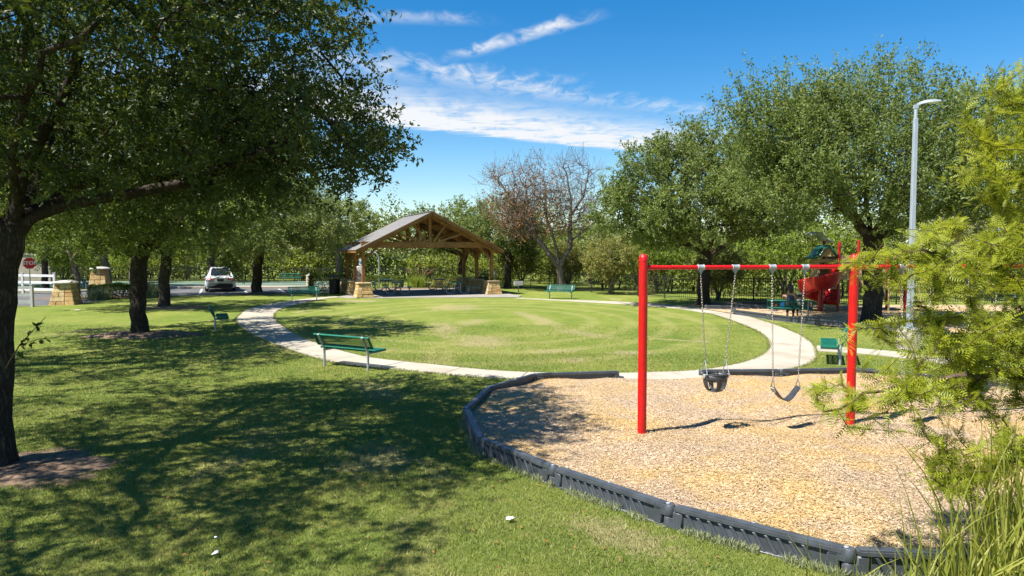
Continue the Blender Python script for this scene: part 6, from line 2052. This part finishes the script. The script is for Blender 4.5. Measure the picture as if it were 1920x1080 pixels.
# ---- hedges and planting
def hedge(name, label, cx_, cy_, sx, sy, h, rz, n, leaf, seed, mat='hedge_leaf', tiny=0.0):
    rg = np.random.default_rng(seed)
    t = empty(name, (cx_, cy_, 0), rz, label, 'hedge')
    u = rg.uniform(-1, 1, (n, 3)); k = rg.integers(0, 3, n)
    face = np.where(rg.random(n) < 0.5, -1, 1)
    for a_ in range(3):
        s_l = k == a_
        u[s_l, a_] = face[s_l] * rg.uniform(0.86, 1.02, s_l.sum())
    u[:, 2] = np.where(k == 2, np.abs(u[:, 2]), u[:, 2])
    q = unit(u) * np.minimum(1.0, 1.0) ; l4 = (np.abs(u) ** 6).sum(1) ** (1 / 6)
    u = u / np.maximum(1, l4)[:, None]
    P = u * np.array([sx / 2, sy / 2, h / 2]) + np.array([0, 0, h / 2]) + rg.normal(0, 0.03, (n, 3))
    P[:, 2] += 0.05 * np.sin(P[:, 0] * 4 + seed) * (P[:, 2] > h * 0.7)
    P[:, 2] = np.maximum(P[:, 2], 0.02)
    D = unit(u + rg.normal(0, 0.7, (n, 3)) + np.array([0, 0, 0.3]))
    lf = leaf * rg.uniform(0.6, 1.3, n)
    V, F, T = leaf_arrays(P, D, lf, lf * 0.27, rg, np.clip(rg.normal(0.5, 0.2, n), 0, 1), 0.4)
    link_obj('foliage', np_mesh('foliage', V, F, T), M[mat], t)
    m = MB()
    for i in range(max(3, int(sx / 0.5))):
        x = -sx / 2 + sx * (i + 0.5) / max(3, int(sx / 0.5))
        m.tube([(x, 0, -0.1), (x + 0.05, 0.02, h * 0.5), (x - 0.08, -0.05, h * 0.85)], [0.03, 0.02, 0.008], 5)
    m.build('stems', M['twig'], t)
    return t


hedge('clipped_hedge', 'dark clipped hedge left of the pavilion behind the litter bin', -12.3, 46.6, 2.5, 1.3, 1.12, R(8), 7000, 0.10, 81)
hedge('clipped_hedge', 'low hedge along the back left of the pavilion', -9.3, 50.6, 2.6, 1.0, 0.85, R(4), 4200, 0.10, 82)
hedge('clipped_hedge', 'low hedge along the back right of the pavilion', -3.6, 50.9, 3.6, 1.0, 0.85, R(-4), 5200, 0.10, 83)
hedge('low_hedge', 'low spreading dark hedge behind the lawn near the stone pillars', -22.6, 39.9, 3.0, 1.5, 0.72, R(20), 8000, 0.11, 84)


def tuft(name, label, x, y, n, h, spread, mat, seed, wd=0.012, cat='grass clump', lean=0.5, stalks=0, group=None, zoff=0.0, seg=4):
    rg = np.random.default_rng(seed)
    t = empty(name, (x, y, 0), 0, label, cat, group)
    Vs = []; Fs = []; Ts = []
    base = np.stack([rg.normal(0, spread, n), rg.normal(0, spread * 0.7, n), np.zeros(n)], 1)
    ang = rg.uniform(0, 6.283, n); ln = np.abs(rg.normal(0, lean, n)); hh = h * rg.uniform(0.45, 1.1, n)
    dirv = np.stack([np.cos(ang), np.sin(ang), np.zeros(n)], 1)
    side = np.stack([-np.sin(ang + 0.6), np.cos(ang + 0.6), np.zeros(n)], 1)
    tint = np.clip(rg.normal(0.45, 0.25, n), 0, 1)
    rows = []
    for s in range(seg + 1):
        f = s / seg
        c = base + dirv * (ln * hh * f ** 2.2)[:, None] + np.array([0, 0, 1]) * (hh * (f - 0.32 * np.minimum(ln, 1.4) * f ** 2.6))[:, None]
        w_ = wd * (1 - f ** 1.6) + 0.0008
        rows += [c - side * w_, c + side * w_]
    A = np.stack(rows, 1)           # n, 2(seg+1), 3
    k = np.arange(n)[:, None] * (2 * (seg + 1))
    quads = np.array([[2 * s, 2 * s + 1, 2 * s + 3, 2 * s + 2] for s in range(seg)])
    F = (k[:, :, None] + quads[None]).reshape(-1, 4)
    link_obj('blades', np_mesh('blades', A.reshape(-1, 3), F, np.repeat(tint, 2 * (seg + 1))), M[mat], t)
    return t


yu = tuft('red_yucca', 'grassy clump with tall coral flower stalks behind the left picnic tables', -6.9, 50.4, 420, 1.15, 0.35, 'bright_leaf', 91, 0.02, 'plant')
rq = random.Random(9)
for k in range(9):
    a_ = rq.uniform(-1.2, 1.6); hh = rq.uniform(1.3, 2.1)
    m = MB(); pts = [(0.2 * a_, 0, 0.2), (0.45 * a_, 0, hh * 0.6), (0.9 * a_, rq.uniform(-.3, .3), hh)]
    m.tube(pts, [0.018, 0.014, 0.008], 5)
    s_o = m.build('flower_stalk', M['bark_pale'], yu)
    rg = np.random.default_rng(100 + k); nn = 12
    f = rg.uniform(0.55, 1.0, nn); P = np.array(pts[1])[None] * (1 - (f - .5) * 2)[:, None] + np.array(pts[2])[None] * ((f - .5) * 2)[:, None] + rg.normal(0, 0.06, (nn, 3))
    V, F, T = leaf_arrays(P, unit(rg.normal(0, 1, (nn, 3))), np.full(nn, 0.06), np.full(nn, 0.018), rg, rg.random(nn))
    fl_o = link_obj('flowers', np_mesh('flowers', V, F, T), M['flowerpink'], s_o); fl_o['kind'] = 'stuff'
tuft('red_yucca', 'low coral-flowered clump behind the right picnic tables', -5.3, 50.3, 380, 0.95, 0.4, 'olive_leaf', 92, 0.02, 'plant')
tuft('ornamental_grass', 'pale ornamental grass clump beside the thick oak trunk', -20.9, 40.2, 700, 1.1, 0.35, 'greygrass', 93, 0.012, 'plant', 0.7)
tuft('ornamental_grass', 'grey-green grass clump between the stone pillar and the hedge', -23.0, 38.4, 520, 0.8, 0.3, 'greygrass', 94, 0.012, 'plant', 0.8)

# weeds along the outside of the timbers
rg = np.random.default_rng(95)
n = 5200
Vs = []
segs = [(BV[i], BV[i + 1]) for i in range(3, 7)] + [(BN[0], BN[1])]
ii = rg.choice(len(segs), n, p=[0.12, 0.16, 0.24, 0.34, 0.14]); f = rg.random(n)
A0 = np.array([segs[i][0] for i in ii]); B0 = np.array([segs[i][1] for i in ii]); dd = unit(np.c_[B0 - A0, np.zeros(n)])
clus = (np.sin(f * 9 + ii * 1.7) + np.sin(f * 23 + ii)) > -0.7
offn = np.abs(rg.normal(0.075, 0.035, n))
P = np.c_[A0 + (B0 - A0) * f[:, None], np.zeros(n)] + np.stack([dd[:, 1], -dd[:, 0], np.zeros(n)], 1) * offn[:, None]
P = P[clus]; nn = len(P)
V, F, T = leaf_arrays(P, unit(np.c_[rg.normal(0, .5, (nn, 2)), np.ones(nn)]), rg.uniform(0.03, 0.10, nn), np.full(nn, 0.0045), rg, np.clip(rg.normal(.6, .25, nn), 0, 1), 0.1)
o = link_obj('edge_weeds', np_mesh('edge_weeds', V, F, T), M['greygrass'])
tag(o, 'pale weeds and untrimmed grass growing along the foot of the edging', 'weeds', kind='stuff')

# ---- tall grass at the lower right
def tall_grass(x, y, n, h, spread, seed, label, wd=0.011, lean=0.45):
    t = tuft('tall_grass', label, x, y, n, h, spread, 'tallgrass', seed, wd, 'tall grass', lean, group='tall grass clumps at the lower right', seg=6)
    return t


tall_grass(3.35, 4.55, 230, 1.32, 0.30, 101, 'dense tall grass clump at the bottom right corner', 0.0105, 0.5)
tall_grass(2.75, 4.35, 90, 0.98, 0.24, 102, 'tall grass clump left of the dense corner clump')
tall_grass(3.75, 4.9, 200, 1.62, 0.24, 103, 'tallest yellowing grass clump against the right edge', 0.0095, 0.45)
tall_grass(2.15, 4.44, 26, 0.78, 0.26, 104, 'sparse tall grass blades in front of the nearest edging timber', 0.010, 0.35)


# ---- feathery shrub at the right
def feathery():
    rg = np.random.default_rng(111)
    base = np.array([5.5, 5.6, 0.0])
    trunk = [(5.5, 5.6, -0.1), (5.45, 5.6, 0.5), (5.3, 5.6, 1.0)]
    limbs = [[(5.3, 5.6, 1.0), (4.6, 5.5, 1.5), (3.8, 5.4, 1.72), (3.0, 5.35, 1.62), (2.4, 5.3, 1.40)],
             [(5.3, 5.6, 1.0), (4.8, 5.6, 1.9), (4.1, 5.6, 2.45), (3.3, 5.6, 2.65), (2.65, 5.55, 2.58)],
             [(5.3, 5.6, 1.0), (5.0, 5.7, 2.2), (4.6, 5.7, 3.0), (4.2, 5.7, 3.5)],
             [(5.3, 5.6, 0.9), (4.6, 5.3, 1.15), (3.9, 5.15, 1.15), (3.2, 5.05, 0.92)],
             [(5.3, 5.6, 1.0), (4.7, 5.8, 1.8), (4.0, 5.95, 2.08), (3.2, 6.0, 2.02)]]
    env = [(4.25, 5.6, 2.2, 0.98, 0.95, 1.15, 52), (4.25, 5.7, 3.45, 0.70, 0.65, 0.78, 20), (3.25, 5.5, 2.55, 0.68, 0.45, 0.30, 7), (3.3, 5.6, 1.95, 0.58, 0.5, 0.26, 5),
           (3.05, 5.4, 1.5, 0.75, 0.45, 0.27, 8), (3.6, 5.2, 1.05, 0.58, 0.4, 0.36, 8)]
    pos, par, tips, tn = grow(rg, trunk, limbs, env, 1250, 0.17, 0.018, 0.7, 0.05)
    t = empty('feathery_shrub', tuple(base), 0, 'feathery yellow-green shrub filling the right foreground', 'shrub')
    link_obj('branches', tree_mesh('branches', pos - base, par, tips, 0.0022, 0.07, 0.2, sides=(10, 6, 4), rg=rg), M['twig'], t)
    # fronds along terminal twigs: a midrib of paired narrow leaflets
    starts = []; dirs = []; norms = []; lens = []
    for ti in tips:
        ch = [ti]; i = ti
        while len(ch) < 5 and par[i] >= tn:
            i = par[i]; ch.append(i)
        pl = pos[ch[::-1]]
        if len(pl) < 2: continue
        nrm = rg.normal(0, 0.55, 3) + np.array([0, -0.35, 1.0]); nrm /= np.linalg.norm(nrm)
        sg2 = np.linalg.norm(np.diff(pl, axis=0), axis=1); tot_ = sg2.sum(); acc = np.concatenate([[0], np.cumsum(sg2)])
        sp_ = rg.uniform(0.018, 0.030); s_ = tot_ * 0.25 * rg.random(); side = 1
        while s_ < tot_:
            k = min(int(np.searchsorted(acc, s_, 'right')) - 1, len(pl) - 2)
            f_ = (s_ - acc[k]) / max(1e-6, sg2[k]); q = pl[k] * (1 - f_) + pl[k + 1] * f_
            d = (pl[k + 1] - pl[k]) / max(1e-6, sg2[k]); lat = np.cross(d, nrm); lat /= max(1e-6, np.linalg.norm(lat))
            if rg.random() < 0.82:
                v = d * rg.uniform(0.45, 0.9) + lat * side * rg.uniform(0.6, 1.0) + rg.normal(0, 0.16, 3)
                starts.append(q); dirs.append(v / np.linalg.norm(v)); norms.append(nrm + rg.normal(0, 0.3, 3)); lens.append(rg.uniform(0.07, 0.145) * (1.15 - 0.45 * s_ / tot_))
            side = -side; s_ += sp_ * rg.uniform(0.7, 1.4)
        starts.append(pl[-1]); dirs.append(d); norms.append(nrm); lens.append(0.07)
    S0 = np.array(starts) - base; D0 = np.array(dirs); n = len(S0)
    L0 = np.array(lens)
    N0 = unit(np.array(norms)); Sd = unit(np.cross(D0, N0)); Nn = np.cross(Sd, D0)
    Vs = []; Ts = []
    tf = np.clip(rg.normal(0.5, 0.22, n), 0, 1)
    np_ = 6
    for k in range(np_):
        f_ = (k + 0.8) / np_
        for s in (-1, 1):
            p0 = S0 + D0 * (L0 * f_)[:, None] - Nn * (L0 * 0.10 * f_ * f_)[:, None]
            ll = L0 * 0.30 * math.sin(math.pi * (0.18 + 0.72 * f_)) * rg.uniform(0.75, 1.2, n)
            dv = unit(Sd * s + D0 * 0.55 + Nn * 0.12)
            wv = D0 * (L0 * 0.066)[:, None]
            Vs.append(np.stack([p0 - wv * 0.5, p0 + dv * ll[:, None] - wv * 0.1, p0 + wv], 1)); Ts.append(tf)
    V = np.stack(Vs, 1).reshape(-1, 3); T = np.repeat(np.stack(Ts, 1).reshape(-1), 3)
    link_obj('fronds', np_mesh('fronds', V, np.arange(len(V)).reshape(-1, 3), T), M['feather'], t)


feathery()

# sprig growing from the big trunk
sg_ = empty('sprig', (-6.12, 8.42, 1.35), 0, 'small leafy sprig sprouting from the right side of the big trunk', 'twig')
rg = np.random.default_rng(121)
pts = [(-0.10, 0.03, -0.12), (0.10, 0, 0.16), (0.28, -0.02, 0.34), (0.44, 0, 0.52)]
m = MB(); m.tube(pts, [0.009, 0.007, 0.005, 0.003], 6); m.tube([pts[1], (0.30, 0.05, 0.24), (0.45, 0.08, 0.25)], [0.005, 0.004, 0.002], 5); m.tube([(0, 0.01, 0.02), (0.12, 0.0, 0.03)], [0.004, 0.002], 5)
m.build('stem', M['twig'], sg_)
nn = 34; q = rg.random(nn); Pq = np.array([np.array(pts[1]) * (1 - a_) + np.array(pts[3]) * a_ for a_ in q]); Pq[:10] = np.array([np.array(pts[1]) * (1 - a_) + np.array((0.45, 0.08, 0.25)) * a_ for a_ in q[:10]])
Pq[10:16] = np.array([(0.0 + 0.13 * a_, 0, 0.02) for a_ in q[10:16]])
V, F, T = leaf_arrays(Pq, unit(rg.normal(0, 1, (nn, 3)) + np.array([0.6, 0, 0.1])), rg.uniform(0.065, 0.105, nn), np.full(nn, 0.022), rg, rg.random(nn))
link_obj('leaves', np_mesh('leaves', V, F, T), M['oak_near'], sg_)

# litter on the lawn

def litter(x, y, s, rz, label, seed):
    rg = np.random.default_rng(seed)
    m = MB(); n = 7
    ring = [(s * (0.7 + 0.5 * rg.random()) * math.cos(2 * math.pi * k / n), s * (0.5 + 0.5 * rg.random()) * math.sin(2 * math.pi * k / n), 0.035 + rg.uniform(0, 0.03)) for k in range(n)]
    m.add([(0, 0, 0.06)] + ring, [(0, 1 + k, 1 + (k + 1) % n) for k in range(n)])
    o = m.build('paper_scrap', M['white']); o.location = (x, y, 0); o.rotation_euler = (0, 0, rz)
    md = o.modifiers.new('thick', 'SOLIDIFY'); md.thickness = 0.004
    tag(o, label, 'litter', 'white paper scraps on the lawn')


litter(-0.02, 6.68, 0.055, 0.3, 'crumpled white paper scrap on the grass near the timbers', 1)
litter(-2.58, 5.90, 0.035, 1.0, 'white paper scrap at the bottom edge in the shade', 2)
litter(-2.71, 6.22, 0.022, 1.4, 'tiny white scrap just above the bottom-edge scrap', 3)
litter(-19.5, 31.0, 0.16, 0.2, 'white paper scrap on the sunny lawn near the stone pillars', 4)

# fallen leaves scattered in the grass
rg = np.random.default_rng(131)
n = 900
y = rg.uniform(5, 24, n); x = rg.uniform(-0.75, 0.3, n) * y
k = on_grass(x, y); x, y = x[k], y[k]; n = len(x)
P = np.stack([x, y, rg.uniform(0.02, 0.05, n)], 1)
V, F, T = leaf_arrays(P, unit(np.c_[rg.normal(0, 1, (n, 2)), rg.normal(0, 0.15, n)]), rg.uniform(0.03, 0.06, n), np.full(n, 0.011), rg, rg.random(n), 2.0)
o = link_obj('fallen_leaves', np_mesh('fallen_leaves', V, F, T), M['dead_leaf'])
tag(o, 'brown fallen leaves scattered over the lawn', 'leaves', kind='stuff')
